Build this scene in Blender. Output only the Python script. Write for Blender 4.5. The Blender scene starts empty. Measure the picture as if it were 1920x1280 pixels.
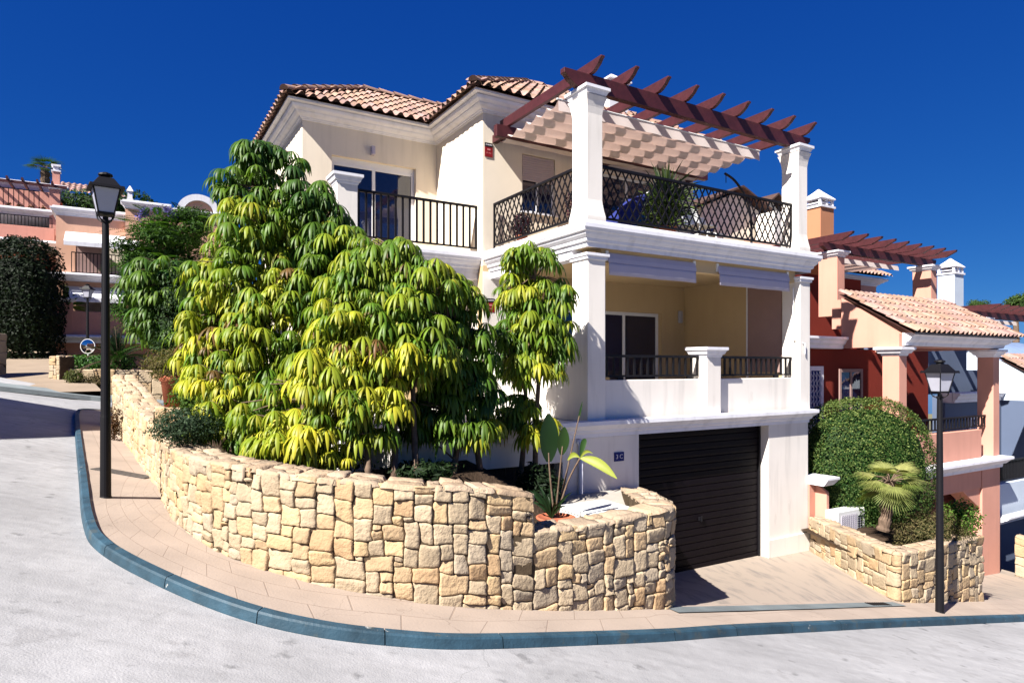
import bpy, math, random
from math import sin, cos, pi, sqrt, atan2, radians
from mathutils import Vector, noise
random.seed(7)
C = bpy.context.scene.collection
# ---------------------------------------------------------------- frames
Qx, Qy = 1.122, 9.574
RX, RY, LX, LY = .859, .512, -.512, .859
def H(p): return (Qx + p[0]*RX + p[1]*LX, Qy + p[0]*RY + p[1]*LY, p[2])
def W(p): return (p[0], p[1], p[2])
def HS(dx, dz): return lambda p: H((p[0]+dx, p[1], p[2]+dz))
def at(u, v, Y): return ((u-960)/1210*Y, Y, (688-v)/1210*Y)
def gz(x, y):                      # lie of the sloping street
    z = -1.79 - .1797*x - .0688*y
    if y > 18 and x < -6: z += .085*(y-18)*min(1, (-6-x)/5)
    return z
# ---------------------------------------------------------------- mesh builder
class MB:
    def __init__(s, fr=W): s.v, s.f, s.t, s.fr, s.uv = [], [], [], fr, []
    def V(s, *pts):
        i = len(s.v); s.v += [s.fr(p) for p in pts]; return i
    def F(s, idx, t=None): s.f.append(tuple(idx)); s.t.append(t)
    def quad(s, a, b, c, d, t=None):
        i = s.V(a, b, c, d); s.F((i, i+1, i+2, i+3), t)
    def hexa(s, p, t=None):        # 4 bottom, 4 top (ccw seen from above)
        i = s.V(*p)
        for q in ((3,2,1,0),(4,5,6,7),(0,1,5,4),(1,2,6,5),(2,3,7,6),(3,0,4,7)): s.F([i+k for k in q], t)
    def box(s, x0, x1, y0, y1, z0, z1, t=None):
        s.hexa([(x0,y0,z0),(x1,y0,z0),(x1,y1,z0),(x0,y1,z0),(x0,y0,z1),(x1,y0,z1),(x1,y1,z1),(x0,y1,z1)], t)
    def frus(s, cx, cy, z0, z1, a0, b0, a1, b1, t=None):
        s.hexa([(cx-a0,cy-b0,z0),(cx+a0,cy-b0,z0),(cx+a0,cy+b0,z0),(cx-a0,cy+b0,z0),
                (cx-a1,cy-b1,z1),(cx+a1,cy-b1,z1),(cx+a1,cy+b1,z1),(cx-a1,cy+b1,z1)], t)
    def poly(s, pts, vec, t=None): # extruded polygon
        n = len(pts); i = s.V(*pts); j = s.V(*[tuple(a+b for a, b in zip(p, vec)) for p in pts])
        s.F([i+k for k in range(n)][::-1], t); s.F([j+k for k in range(n)], t)
        for k in range(n): m = (k+1) % n; s.F((i+k, i+m, j+m, j+k), t)
    def tube(s, pts, r, n=8, t=None, cap=True):
        pts = [Vector(p) for p in pts]; rs = r if isinstance(r, (list, tuple)) else [r]*len(pts)
        rings = []; up = Vector((0,0,1)); a = None
        for k, p in enumerate(pts):
            d = (pts[min(k+1, len(pts)-1)] - pts[max(k-1, 0)]).normalized()
            if a is None: a = d.cross(up if abs(d.z) < .9 else Vector((1,0,0))).normalized()
            else: a = (a - d*a.dot(d)).normalized()
            b = d.cross(a)
            rings.append(s.V(*[tuple(p + (a*cos(2*pi*q/n) + b*sin(2*pi*q/n))*rs[k]) for q in range(n)]))
        for k in range(len(rings)-1):
            for q in range(n):
                m = (q+1) % n; s.F((rings[k]+q, rings[k]+m, rings[k+1]+m, rings[k+1]+q), t)
        if cap: s.F([rings[0]+q for q in range(n)][::-1], t); s.F([rings[-1]+q for q in range(n)], t)
    def lathe(s, c, prof, n=20, t=None):
        rings = [s.V(*[(c[0]+r*cos(2*pi*q/n), c[1]+r*sin(2*pi*q/n), z) for q in range(n)]) for r, z in prof]
        for k in range(len(rings)-1):
            for q in range(n):
                m = (q+1) % n; s.F((rings[k]+q, rings[k]+m, rings[k+1]+m, rings[k+1]+q), t)
        s.F([rings[0]+q for q in range(n)][::-1], t); s.F([rings[-1]+q for q in range(n)], t)
    def sweep(s, prof, path, closed=False, t=None):
        """prof [(out, z)] top to bottom, out on the right of the path; mitred"""
        n = len(path); rings = []
        def nrm(a, b):
            d = Vector((b[0]-a[0], b[1]-a[1])).normalized(); return Vector((d.y, -d.x))
        for k in range(n):
            if closed: n0, n1 = nrm(path[k-1], path[k]), nrm(path[k], path[(k+1) % n])
            else:
                n0 = nrm(path[max(k-1,0)], path[max(k,1)]); n1 = nrm(path[min(k,n-2)], path[min(k+1,n-1)])
            m = (n0+n1).normalized(); m = m / max(.3, m.dot(n0))
            rings.append(s.V(*[(path[k][0]+m.x*o, path[k][1]+m.y*o, z) for o, z in prof]))
        P = len(prof)
        for k in range(n if closed else n-1):
            a, b = rings[k], rings[(k+1) % n]
            for q in range(P-1): s.F((a+q, a+q+1, b+q+1, b+q), t)
        if not closed:
            s.F([rings[0]+q for q in range(P)][::-1], t); s.F([rings[-1]+q for q in range(P)], t)
def mk(name, mb, mat, parent=None, smooth=False, bevel=0, solid=0):
    v = mb.v
    lo = [min(p[k] for p in v) for k in range(3)]; hi = [max(p[k] for p in v) for k in range(3)]
    o = Vector(((lo[0]+hi[0])/2, (lo[1]+hi[1])/2, lo[2]))
    me = bpy.data.meshes.new(name); me.from_pydata([tuple(Vector(p)-o) for p in v], [], mb.f)
    if any(t is not None for t in mb.t):
        ca = me.color_attributes.new('tint', 'FLOAT_COLOR', 'CORNER'); k = 0; buf = []
        for f, t in zip(mb.f, mb.t):
            t = (t, t, t) if isinstance(t, (int, float)) else (t or (1, 1, 1))
            buf += [t[0], t[1], t[2], 1.0]*len(f)
        ca.data.foreach_set('color', buf)
    if mb.uv:
        ul = me.uv_layers.new(name='UVMap'); buf = []
        for f in mb.f:
            for i in f: buf += list(mb.uv[i])
        ul.data.foreach_set('uv', buf)
    me.materials.append(mat); me.validate(); me.update()
    if smooth:
        for p in me.polygons: p.use_smooth = True
    ob = bpy.data.objects.new(name, me); C.objects.link(ob)
    ob['wo'] = tuple(o)
    if parent is not None:
        ob.parent = parent; ob.location = o - Vector(parent['wo'])
    else: ob.location = o
    if bevel:
        m = ob.modifiers.new('bevel', 'BEVEL'); m.width = bevel; m.segments = 2; m.limit_method = 'ANGLE'; m.angle_limit = radians(35)
    if solid:
        m = ob.modifiers.new('solid', 'SOLIDIFY'); m.thickness = solid; m.offset = -1
    return ob
def thing(name, loc, label, cat, group=None):
    o = bpy.data.objects.new(name, None); C.objects.link(o); o.location = loc; o['wo'] = tuple(loc); o.empty_display_size = .2
    return tag(o, label, cat, group)
def tag(o, label=None, cat=None, group=None, kind=None):
    if label: o['label'] = label
    if cat: o['category'] = cat
    if group: o['group'] = group
    if kind: o['kind'] = kind
    return o
def copy_part(src, delta, parent):      # a copy of one part (and its pieces) beside it
    c = src.copy(); C.objects.link(c); c.parent = parent; c.location = src.location + Vector(delta)
    for ch in list(src.children):
        d = ch.copy(); C.objects.link(d); d.parent = c
    return c
# ---------------------------------------------------------------- materials
def new_mat(name):
    m = bpy.data.materials.new(name); m.use_nodes = True; nt = m.node_tree
    return m, nt, nt.nodes['Principled BSDF'], nt.nodes['Material Output']
def mat(name, col, rough=.8, var=.12, scale=3, bump=.15, bscale=60, spec=.3, tint=False, metal=0, stain=0, dist=.01, detail=4):
    m, nt, b, out = new_mat(name); N, K = nt.nodes.new, nt.links.new
    tc = N('ShaderNodeTexCoord'); geo = N('ShaderNodeNewGeometry')
    b.inputs['Roughness'].default_value = rough; b.inputs['Specular IOR Level'].default_value = spec; b.inputs['Metallic'].default_value = metal
    n1 = N('ShaderNodeTexNoise'); n1.inputs['Scale'].default_value = scale; n1.inputs['Detail'].default_value = detail; K(geo.outputs['Position'], n1.inputs['Vector'])
    mr = N('ShaderNodeMapRange'); mr.inputs['From Min'].default_value = .3; mr.inputs['From Max'].default_value = .7
    mr.inputs['To Min'].default_value = 1-var; mr.inputs['To Max'].default_value = 1+var*.6; K(n1.outputs['Fac'], mr.inputs['Value'])
    mx = N('ShaderNodeMix'); mx.data_type = 'RGBA'; mx.blend_type = 'MULTIPLY'; mx.inputs['Factor'].default_value = 1
    mx.inputs['A'].default_value = (*[c*.80 for c in col], 1); K(mr.outputs['Result'], mx.inputs['B']); last = mx.outputs['Result']
    if stain:
        mp = N('ShaderNodeMapping'); mp.inputs['Scale'].default_value = (5, 5, .5); K(geo.outputs['Position'], mp.inputs['Vector'])
        n3 = N('ShaderNodeTexNoise'); n3.inputs['Scale'].default_value = 1.3; n3.inputs['Detail'].default_value = 6; K(mp.outputs['Vector'], n3.inputs['Vector'])
        m3 = N('ShaderNodeMapRange'); m3.inputs['From Min'].default_value = .5; m3.inputs['From Max'].default_value = .78
        m3.inputs['To Min'].default_value = 1; m3.inputs['To Max'].default_value = 1-stain; K(n3.outputs['Fac'], m3.inputs['Value'])
        x3 = N('ShaderNodeMix'); x3.data_type = 'RGBA'; x3.blend_type = 'MULTIPLY'; x3.inputs['Factor'].default_value = 1
        K(last, x3.inputs['A']); K(m3.outputs['Result'], x3.inputs['B']); last = x3.outputs['Result']
    if tint:
        ca = N('ShaderNodeVertexColor'); ca.layer_name = 'tint'
        x2 = N('ShaderNodeMix'); x2.data_type = 'RGBA'; x2.blend_type = 'MULTIPLY'; x2.inputs['Factor'].default_value = 1
        K(last, x2.inputs['A']); K(ca.outputs['Color'], x2.inputs['B']); last = x2.outputs['Result']
    K(last, b.inputs['Base Color'])
    if bump:
        n2 = N('ShaderNodeTexNoise'); n2.inputs['Scale'].default_value = bscale; n2.inputs['Detail'].default_value = 5; K(geo.outputs['Position'], n2.inputs['Vector'])
        bp = N('ShaderNodeBump'); bp.inputs['Strength'].default_value = bump; bp.inputs['Distance'].default_value = dist
        K(n2.outputs['Fac'], bp.inputs['Height']); K(bp.outputs['Normal'], b.inputs['Normal'])
    return m
def leafmat(name, col, rough=.45, trans=.35, tcol=None):
    m, nt, b, out = new_mat(name); N, K = nt.nodes.new, nt.links.new
    ca = N('ShaderNodeVertexColor'); ca.layer_name = 'tint'
    x2 = N('ShaderNodeMix'); x2.data_type = 'RGBA'; x2.blend_type = 'MULTIPLY'; x2.inputs['Factor'].default_value = 1
    x2.inputs['A'].default_value = (*[c*.80 for c in col], 1); K(ca.outputs['Color'], x2.inputs['B']); K(x2.outputs['Result'], b.inputs['Base Color'])
    b.inputs['Roughness'].default_value = rough; b.inputs['Specular IOR Level'].default_value = .32 if rough < .5 else .15
    tr = N('ShaderNodeBsdfTranslucent'); x3 = N('ShaderNodeMix'); x3.data_type = 'RGBA'; x3.blend_type = 'MULTIPLY'; x3.inputs['Factor'].default_value = 1
    K(x2.outputs['Result'], x3.inputs['A']); x3.inputs['B'].default_value = (1.3, 1.5, .5, 1); K(x3.outputs['Result'], tr.inputs['Color'])
    ms = N('ShaderNodeMixShader'); ms.inputs['Fac'].default_value = trans
    K(b.outputs['BSDF'], ms.inputs[1]); K(tr.outputs['BSDF'], ms.inputs[2]); K(ms.outputs['Shader'], out.inputs['Surface'])
    return m
def glassmat(name, col, rough=.03):
    m, nt, b, out = new_mat(name); b.inputs['Base Color'].default_value = (*col, 1)
    b.inputs['Roughness'].default_value = rough; b.inputs['Specular IOR Level'].default_value = .9
    nt_n = nt.nodes.new('ShaderNodeTexNoise'); nt_n.inputs['Scale'].default_value = 1.2
    bp = nt.nodes.new('ShaderNodeBump'); bp.inputs['Strength'].default_value = .06; bp.inputs['Distance'].default_value = .05
    nt.links.new(nt_n.outputs['Fac'], bp.inputs['Height']); nt.links.new(bp.outputs['Normal'], b.inputs['Normal'])
    return m
M = {}
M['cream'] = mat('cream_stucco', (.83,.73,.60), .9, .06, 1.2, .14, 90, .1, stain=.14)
M['white'] = mat('white_stucco', (.84,.785,.735), .9, .07, 1.1, .14, 90, .1, stain=.20)
M['shade_blue'] = mat('shaded_blue_stucco', (.10,.13,.21), .9, .06, 1.2, .1)  # dark navy walls: shade of the porch opening put into the colour
M['shade_cream'] = mat('shaded_cream_stucco', (.60,.44,.25), .9, .05, 1.2, .12, 90, .1, stain=.05)  # browner, darker copy of the cream: porch shade put into the colour
M['trim'] = mat('white_trim', (.82,.81,.87), .75, .06, 2, .08, 70, .2, stain=.20)
M['alum'] = mat('white_frame', (.82,.82,.85), .4, .03, 2, 0)
M['shut'] = mat('shutter_slats', (.50,.42,.44), .6, .04, 3, 0)
M['glass'] = glassmat('dark_glass', (.006,.010,.035))
M['dark'] = mat('dark_interior', (.012,.011,.014), .9, .1, 3, 0)
M['iron'] = mat('black_iron', (.006,.0055,.008), .55, .1, 8, .05, 90, .2)
M['wood'] = mat('stained_wood', (.064,.014,.017), .5, .25, 9, .2, 40, .35)
M['door'] = mat('garage_slats', (.0045,.0025,.0045), .6, .12, 4, 0, spec=.12)
M['tile'] = mat('clay_tiles', (.335,.215,.180), .85, .28, 9, .3, 50, .15, tint=True)
M['fabric'] = mat('awning_fabric', (.50,.46,.56), .9, .04, 4, .05, 120, .1)
M['brown_blind'] = mat('brown_blind', (.34,.22,.20), .85, .05, 4, .05)
M['salmon'] = mat('salmon_stucco', (.63,.315,.24), .9, .06, 1.5, .12, 80, .1, stain=.08)
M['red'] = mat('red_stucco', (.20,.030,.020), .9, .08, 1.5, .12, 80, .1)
M['peach'] = mat('peach_stucco', (.70,.41,.29), .9, .06, 1.5, .12, 80, .1, stain=.1)
M['pink'] = mat('pink_stucco', (.64,.31,.25), .9, .06, 1.5, .12, 80, .1, stain=.1)
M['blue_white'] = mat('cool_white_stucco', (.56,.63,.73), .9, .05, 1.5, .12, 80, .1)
M['stone'] = mat('cut_sandstone', (.42,.328,.225), .95, .16, 6, .8, 30, .12, tint=True, dist=.018, detail=8)
M['mortar'] = mat('mortar', (.09,.065,.042), .95, .3, 12, .5, 40, .05)
M['soil'] = mat('soil', (.06,.04,.028), .95, .4, 4, .8, 20, .05, dist=.03)
M['terra'] = mat('terracotta', (.42,.13,.07), .8, .12, 6, .15, 60, .2)
M['metal_white'] = mat('white_painted_metal', (.80,.80,.80), .45, .03, 3, 0)
M['lamp_glass'] = mat('frosted_lamp_glass', (.42,.42,.50), .35, .08, 5, 0, spec=.5)
M['bark'] = mat('bark', (.16,.11,.08), .9, .35, 14, .6, 40, .1)
M['navy'] = mat('navy_canvas', (.012,.022,.16), .8, .1, 5, .1)
M['court'] = mat('bounce_paving', (.42,.38,.34), .85, .15, 2, .2)
M['coral'] = mat('coral_stucco', (.48,.215,.12), .9, .06, 1.5, .12, 80, .1)
M['dark_edge'] = mat('dark_brown_tile', (.085,.045,.035), .85, .2, 5, .2)
M['strip'] = mat('faded_strip', (.17,.195,.205), .8, .2, 3, .2, tint=True)
M['hill'] = mat('far_mountain', (.16,.22,.36), .95, .3, .006, 0)
M['grass'] = mat('dry_ground', (.16,.15,.08), .95, .3, .4, .4, 8)
M['mirror'] = mat('mirror_glass', (.9,.9,.9), .02, 0, 1, 0, metal=1)
L = {}
L['umb'] = leafmat('umbrella_leaves', (1,1,1), .49, .30)
L['dark'] = leafmat('dark_leaves', (1,1,1), .62, .2)
L['soft'] = leafmat('soft_leaves', (1,1,1), .7, .3)
# paving, road, kerb
def ground_mats():
    m, nt, b, out = new_mat('stamped_concrete'); N, K = nt.nodes.new, nt.links.new
    uv = N('ShaderNodeUVMap'); br = N('ShaderNodeTexBrick'); K(uv.outputs['UV'], br.inputs['Vector'])
    br.inputs['Scale'].default_value = 1; br.inputs['Brick Width'].default_value = .62; br.inputs['Row Height'].default_value = .36
    br.inputs['Mortar Size'].default_value = .008; br.inputs['Mortar Smooth'].default_value = .5; br.inputs['Bias'].default_value = 0
    br.inputs['Color1'].default_value = (.322,.258,.215,1); br.inputs['Color2'].default_value = (.305,.245,.205,1); br.inputs['Mortar'].default_value = (.245,.19,.155,1)
    geo = N('ShaderNodeNewGeometry'); n1 = N('ShaderNodeTexNoise'); n1.inputs['Scale'].default_value = 1.7; n1.inputs['Detail'].default_value = 7; K(geo.outputs['Position'], n1.inputs['Vector'])
    mr = N('ShaderNodeMapRange'); mr.inputs['From Min'].default_value = .3; mr.inputs['From Max'].default_value = .7; mr.inputs['To Min'].default_value = .88; mr.inputs['To Max'].default_value = 1.08; K(n1.outputs['Fac'], mr.inputs['Value'])
    mx = N('ShaderNodeMix'); mx.data_type = 'RGBA'; mx.blend_type = 'MULTIPLY'; mx.inputs['Factor'].default_value = 1
    K(br.outputs['Color'], mx.inputs['A']); K(mr.outputs['Result'], mx.inputs['B']); K(mx.outputs['Result'], b.inputs['Base Color'])
    b.inputs['Roughness'].default_value = .8; b.inputs['Specular IOR Level'].default_value = .25
    n2 = N('ShaderNodeTexNoise'); n2.inputs['Scale'].default_value = 45; n2.inputs['Detail'].default_value = 6; K(geo.outputs['Position'], n2.inputs['Vector'])
    ad = N('ShaderNodeMath'); ad.operation = 'MULTIPLY_ADD'; ad.inputs[1].default_value = -1.6; K(br.outputs['Fac'], ad.inputs[0]); K(n2.outputs['Fac'], ad.inputs[2])
    bp = N('ShaderNodeBump'); bp.inputs['Strength'].default_value = .35; bp.inputs['Distance'].default_value = .006; K(ad.outputs['Value'], bp.inputs['Height']); K(bp.outputs['Normal'], b.inputs['Normal'])
    M['pave'] = m
    m, nt, b, out = new_mat('worn_concrete_road'); N, K = nt.nodes.new, nt.links.new
    geo = N('ShaderNodeNewGeometry')
    def nz(sc, det, lo, hi, a, c, vec=None):
        n = N('ShaderNodeTexNoise'); n.inputs['Scale'].default_value = sc; n.inputs['Detail'].default_value = det; K(vec or geo.outputs['Position'], n.inputs['Vector'])
        r = N('ShaderNodeMapRange'); r.inputs['From Min'].default_value = lo; r.inputs['From Max'].default_value = hi; r.inputs['To Min'].default_value = a; r.inputs['To Max'].default_value = c; K(n.outputs['Fac'], r.inputs['Value']); return r.outputs['Result'], n.outputs['Fac']
    a, _ = nz(.55, 7, .35, .65, .80, 1.08); c, _ = nz(9, 8, .3, .7, .93, 1.05); d, df = nz(5.5, 10, .63, .74, 1, .60)
    mp = N('ShaderNodeMapping'); mp.inputs['Scale'].default_value = (.6, 5, 5); mp.inputs['Rotation'].default_value = (0,0,radians(-32)); K(geo.outputs['Position'], mp.inputs['Vector'])
    e, _ = nz(1.5, 7, .4, .7, 1.03, .90, mp.outputs['Vector'])
    col = N('ShaderNodeRGB'); col.outputs[0].default_value = (.30,.296,.306,1); last = col.outputs[0]
    for q in (a, c, d, e):
        mx = N('ShaderNodeMix'); mx.data_type = 'RGBA'; mx.blend_type = 'MULTIPLY'; mx.inputs['Factor'].default_value = 1; K(last, mx.inputs['A']); K(q, mx.inputs['B']); last = mx.outputs['Result']
    K(last, b.inputs['Base Color']); b.inputs['Roughness'].default_value = .85; b.inputs['Specular IOR Level'].default_value = .25
    n2 = N('ShaderNodeTexNoise'); n2.inputs['Scale'].default_value = 70; n2.inputs['Detail'].default_value = 6; K(geo.outputs['Position'], n2.inputs['Vector'])
    ad = N('ShaderNodeMath'); ad.operation = 'MULTIPLY_ADD'; ad.inputs[1].default_value = 2.0; K(df, ad.inputs[0]); K(n2.outputs['Fac'], ad.inputs[2])
    bp = N('ShaderNodeBump'); bp.inputs['Strength'].default_value = .5; bp.inputs['Distance'].default_value = .008; K(ad.outputs['Value'], bp.inputs['Height']); K(bp.outputs['Normal'], b.inputs['Normal'])
    M['road'] = m
    m, nt, b, out = new_mat('brushed_drive'); N, K = nt.nodes.new, nt.links.new
    geo = N('ShaderNodeNewGeometry'); mp = N('ShaderNodeMapping'); mp.inputs['Rotation'].default_value = (0,0,radians(30)); mp.inputs['Scale'].default_value = (5, .7, 2); K(geo.outputs['Position'], mp.inputs['Vector'])
    n = N('ShaderNodeTexNoise'); n.inputs['Scale'].default_value = 1.6; n.inputs['Detail'].default_value = 8; n.inputs['Roughness'].default_value = .6; K(mp.outputs['Vector'], n.inputs['Vector'])
    cr = N('ShaderNodeValToRGB'); cr.color_ramp.elements[0].position = .33; cr.color_ramp.elements[0].color = (.19,.16,.14,1); cr.color_ramp.elements[1].position = .5; cr.color_ramp.elements[1].color = (.29,.235,.192,1)
    K(n.outputs['Fac'], cr.inputs['Fac']); K(cr.outputs['Color'], b.inputs['Base Color']); b.inputs['Roughness'].default_value = .8
    n2 = N('ShaderNodeTexNoise'); n2.inputs['Scale'].default_value = 60; K(geo.outputs['Position'], n2.inputs['Vector'])
    bp = N('ShaderNodeBump'); bp.inputs['Strength'].default_value = .3; bp.inputs['Distance'].default_value = .006; K(n2.outputs['Fac'], bp.inputs['Height']); K(bp.outputs['Normal'], b.inputs['Normal'])
    M['drive'] = m
ground_mats()
M['kerb'] = mat('blue_kerb_paint', (.026,.066,.100), .6, .35, 6, .4, 40, .35, tint=True)
def wear(m, scale, thr, col, amt=1.0, stretch=(1,1,1)):
    nt = m.node_tree; b = nt.nodes['Principled BSDF']; N, K = nt.nodes.new, nt.links.new; src = b.inputs['Base Color'].links[0].from_socket
    geo = N('ShaderNodeNewGeometry'); mp = N('ShaderNodeMapping'); mp.inputs['Scale'].default_value = stretch; K(geo.outputs['Position'], mp.inputs['Vector'])
    n = N('ShaderNodeTexNoise'); n.inputs['Scale'].default_value = scale; n.inputs['Detail'].default_value = 9; n.inputs['Roughness'].default_value = .62; K(mp.outputs['Vector'], n.inputs['Vector'])
    r = N('ShaderNodeMapRange'); r.inputs['From Min'].default_value = thr; r.inputs['From Max'].default_value = thr+.035; r.inputs['To Max'].default_value = amt; K(n.outputs['Fac'], r.inputs['Value'])
    mx = N('ShaderNodeMix'); mx.data_type = 'RGBA'; K(r.outputs['Result'], mx.inputs['Factor']); K(src, mx.inputs['A']); mx.inputs['B'].default_value = (*col, 1); K(mx.outputs['Result'], b.inputs['Base Color'])
def cracks(m, scale, width, col, amt=.7):
    nt = m.node_tree; b = nt.nodes['Principled BSDF']; N, K = nt.nodes.new, nt.links.new; src = b.inputs['Base Color'].links[0].from_socket
    geo = N('ShaderNodeNewGeometry'); ns = N('ShaderNodeTexNoise'); ns.inputs['Scale'].default_value = 1.3; ns.inputs['Detail'].default_value = 8; K(geo.outputs['Position'], ns.inputs['Vector'])
    ad = N('ShaderNodeVectorMath'); ad.operation = 'MULTIPLY_ADD'; ad.inputs[1].default_value = (1.1,1.1,1.1); K(ns.outputs['Color'], ad.inputs[0]); K(geo.outputs['Position'], ad.inputs[2])
    v = N('ShaderNodeTexVoronoi'); v.feature = 'DISTANCE_TO_EDGE'; v.inputs['Scale'].default_value = scale; K(ad.outputs[0], v.inputs['Vector'])
    r = N('ShaderNodeMapRange'); r.inputs['From Min'].default_value = 0; r.inputs['From Max'].default_value = width; r.inputs['To Min'].default_value = amt; r.inputs['To Max'].default_value = 0; K(v.outputs['Distance'], r.inputs['Value'])
    n2 = N('ShaderNodeTexNoise'); n2.inputs['Scale'].default_value = .7; K(geo.outputs['Position'], n2.inputs['Vector']); r2 = N('ShaderNodeMapRange'); r2.inputs['From Min'].default_value = .48; r2.inputs['From Max'].default_value = .6; K(n2.outputs['Fac'], r2.inputs['Value'])
    ml = N('ShaderNodeMath'); ml.operation = 'MULTIPLY'; K(r.outputs['Result'], ml.inputs[0]); K(r2.outputs['Result'], ml.inputs[1])
    mx = N('ShaderNodeMix'); mx.data_type = 'RGBA'; K(ml.outputs[0], mx.inputs['Factor']); K(src, mx.inputs['A']); mx.inputs['B'].default_value = (*col, 1); K(mx.outputs['Result'], b.inputs['Base Color'])
wear(M['kerb'], 7, .665, (.30,.30,.29)); wear(M['kerb'], 4, .60, (.05,.06,.06), .6)
cracks(M['road'], .3, .003, (.15,.15,.15), .5); wear(M['road'], 16, .70, (.11,.105,.10), .75); wear(M['road'], 2.2, .60, (.20,.195,.20), .45)
wear(M['pave'], 11, .70, (.12,.09,.07), .6); cracks(M['pave'], .9, .004, (.10,.075,.06), .5)
wear(M['white'], 3.0, .66, (.45,.42,.38), .25, (1,1,.35)); wear(M['trim'], 4, .66, (.42,.40,.40), .25, (1,1,.4))
M['path'] = mat('pale_path', (.30,.23,.17), .85, .12, 1.5, .3, 40)
M['shade_cloth'] = None
def shade_mat():
    m, nt, b, out = new_mat('pergola_canvas'); N, K = nt.nodes.new, nt.links.new
    b.inputs['Base Color'].default_value = (.66,.58,.56,1); b.inputs['Roughness'].default_value = .9; b.inputs['Specular IOR Level'].default_value = .1
    tr = N('ShaderNodeBsdfTranslucent'); tr.inputs['Color'].default_value = (.55,.37,.32,1)
    ms = N('ShaderNodeMixShader'); ms.inputs['Fac'].default_value = .26
    n2 = N('ShaderNodeTexNoise'); n2.inputs['Scale'].default_value = 150; bp = N('ShaderNodeBump'); bp.inputs['Strength'].default_value = .1; K(n2.outputs['Fac'], bp.inputs['Height']); K(bp.outputs['Normal'], b.inputs['Normal'])
    K(b.outputs['BSDF'], ms.inputs[1]); K(tr.outputs['BSDF'], ms.inputs[2]); K(ms.outputs['Shader'], out.inputs['Surface'])
    M['shade_cloth'] = m
shade_mat()
# ---------------------------------------------------------------- building helpers
def wall(mb, x0, x1, z0, z1, y0, y1, holes=(), axis='x'):
    """slab in the x-z plane (axis x) or y-z plane (axis y) with rectangular openings"""
    xs = sorted({x0, x1, *[h[0] for h in holes], *[h[1] for h in holes]}); xs = [x for x in xs if x0 <= x <= x1]
    for a, b in zip(xs, xs[1:]):
        m = (a+b)/2; hs = sorted([(h[2], h[3]) for h in holes if h[0] < m < h[1]]); z = z0
        segs = []
        for h0, h1 in hs:
            if h0 > z: segs.append((z, h0))
            z = h1
        if z < z1: segs.append((z, z1))
        for s0, s1 in segs:
            if axis == 'x': mb.box(a, b, y0, y1, s0, s1)
            else: mb.box(y0, y1, a, b, s0, s1)
def window(parent, fr, x0, x1, z0, z1, y, nm='window', splits=2, fw=.06, glass='glass', mats='alum', shutter=0, rail=None):
    """frame in the wall plane facing -y, panes as sub-parts"""
    mb = MB(fr); d = .05
    mb.box(x0, x0+fw, y, y+d, z0, z1); mb.box(x1-fw, x1, y, y+d, z0, z1)
    mb.box(x0+fw, x1-fw, y, y+d, z1-fw, z1); mb.box(x0+fw, x1-fw, y, y+d, z0, z0+fw)
    cols = [(x0+fw) + (x1-x0-2*fw)*k/splits for k in range(splits+1)]
    for c in cols[1:-1]: mb.box(c-fw/2, c+fw/2, y+.004, y+d-.004, z0+fw, z1-fw)
    w = mk(nm, mb, M[mats], parent, bevel=.004)
    for k in range(splits):
        p = MB(fr); a = cols[k] + (fw/2 if k else 0); b = cols[k+1] - (fw/2 if k < splits-1 else 0)
        p.box(a, b, y+.022, y+.03, z0+fw, z1-fw); mk('pane', p, M[glass], w)
    if shutter:
        p = MB(fr); n = int(shutter/.045)
        for k in range(n):
            zt = z1 - .01 - k*.045; p.poly([(x0+.02, y-.035, zt-.041), (x0+.02, y-.042, zt-.02), (x0+.02, y-.035, zt), (x0+.02, y-.02, zt), (x0+.02, y-.02, zt-.041)], (x1-x0-.04, 0, 0))
        mk('shutter', p, M['shut'], w)
    return w
CAPP = lambda z, o=.07: [(0,z+.0),(o,z),(o,z-.045),(o*.75,z-.06),(o*.55,z-.10),(o*.5,z-.115),(o*.2,z-.125),(o*.12,z-.16),(0,z-.17)]
def cap(mb, x0, x1, y0, y1, z, o=.07, sc=1.0):
    pr = [(a, z+(b-z)*sc) for a, b in CAPP(z, o)]
    mb.sweep(pr[1:], [(x0,y0),(x1,y0),(x1,y1),(x0,y1)][::1], True)
    mb.box(x0-o+.001, x1+o-.001, y0-o+.001, y1+o-.001, z-.03, z+.004)
def corn(z, h, o):                 # classical cornice profile from top z, height h, projection o
    f = [(.55,0),(.62,.16),(1,.17),(1,.32),(.92,.38),(.86,.44),(.70,.47),(.62,.56),(.42,.66),(.34,.68),(.30,.80),(.10,.84),(.08,1),(0,1)]
    return [(a*o, z-b*h) for a, b in f]
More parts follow.
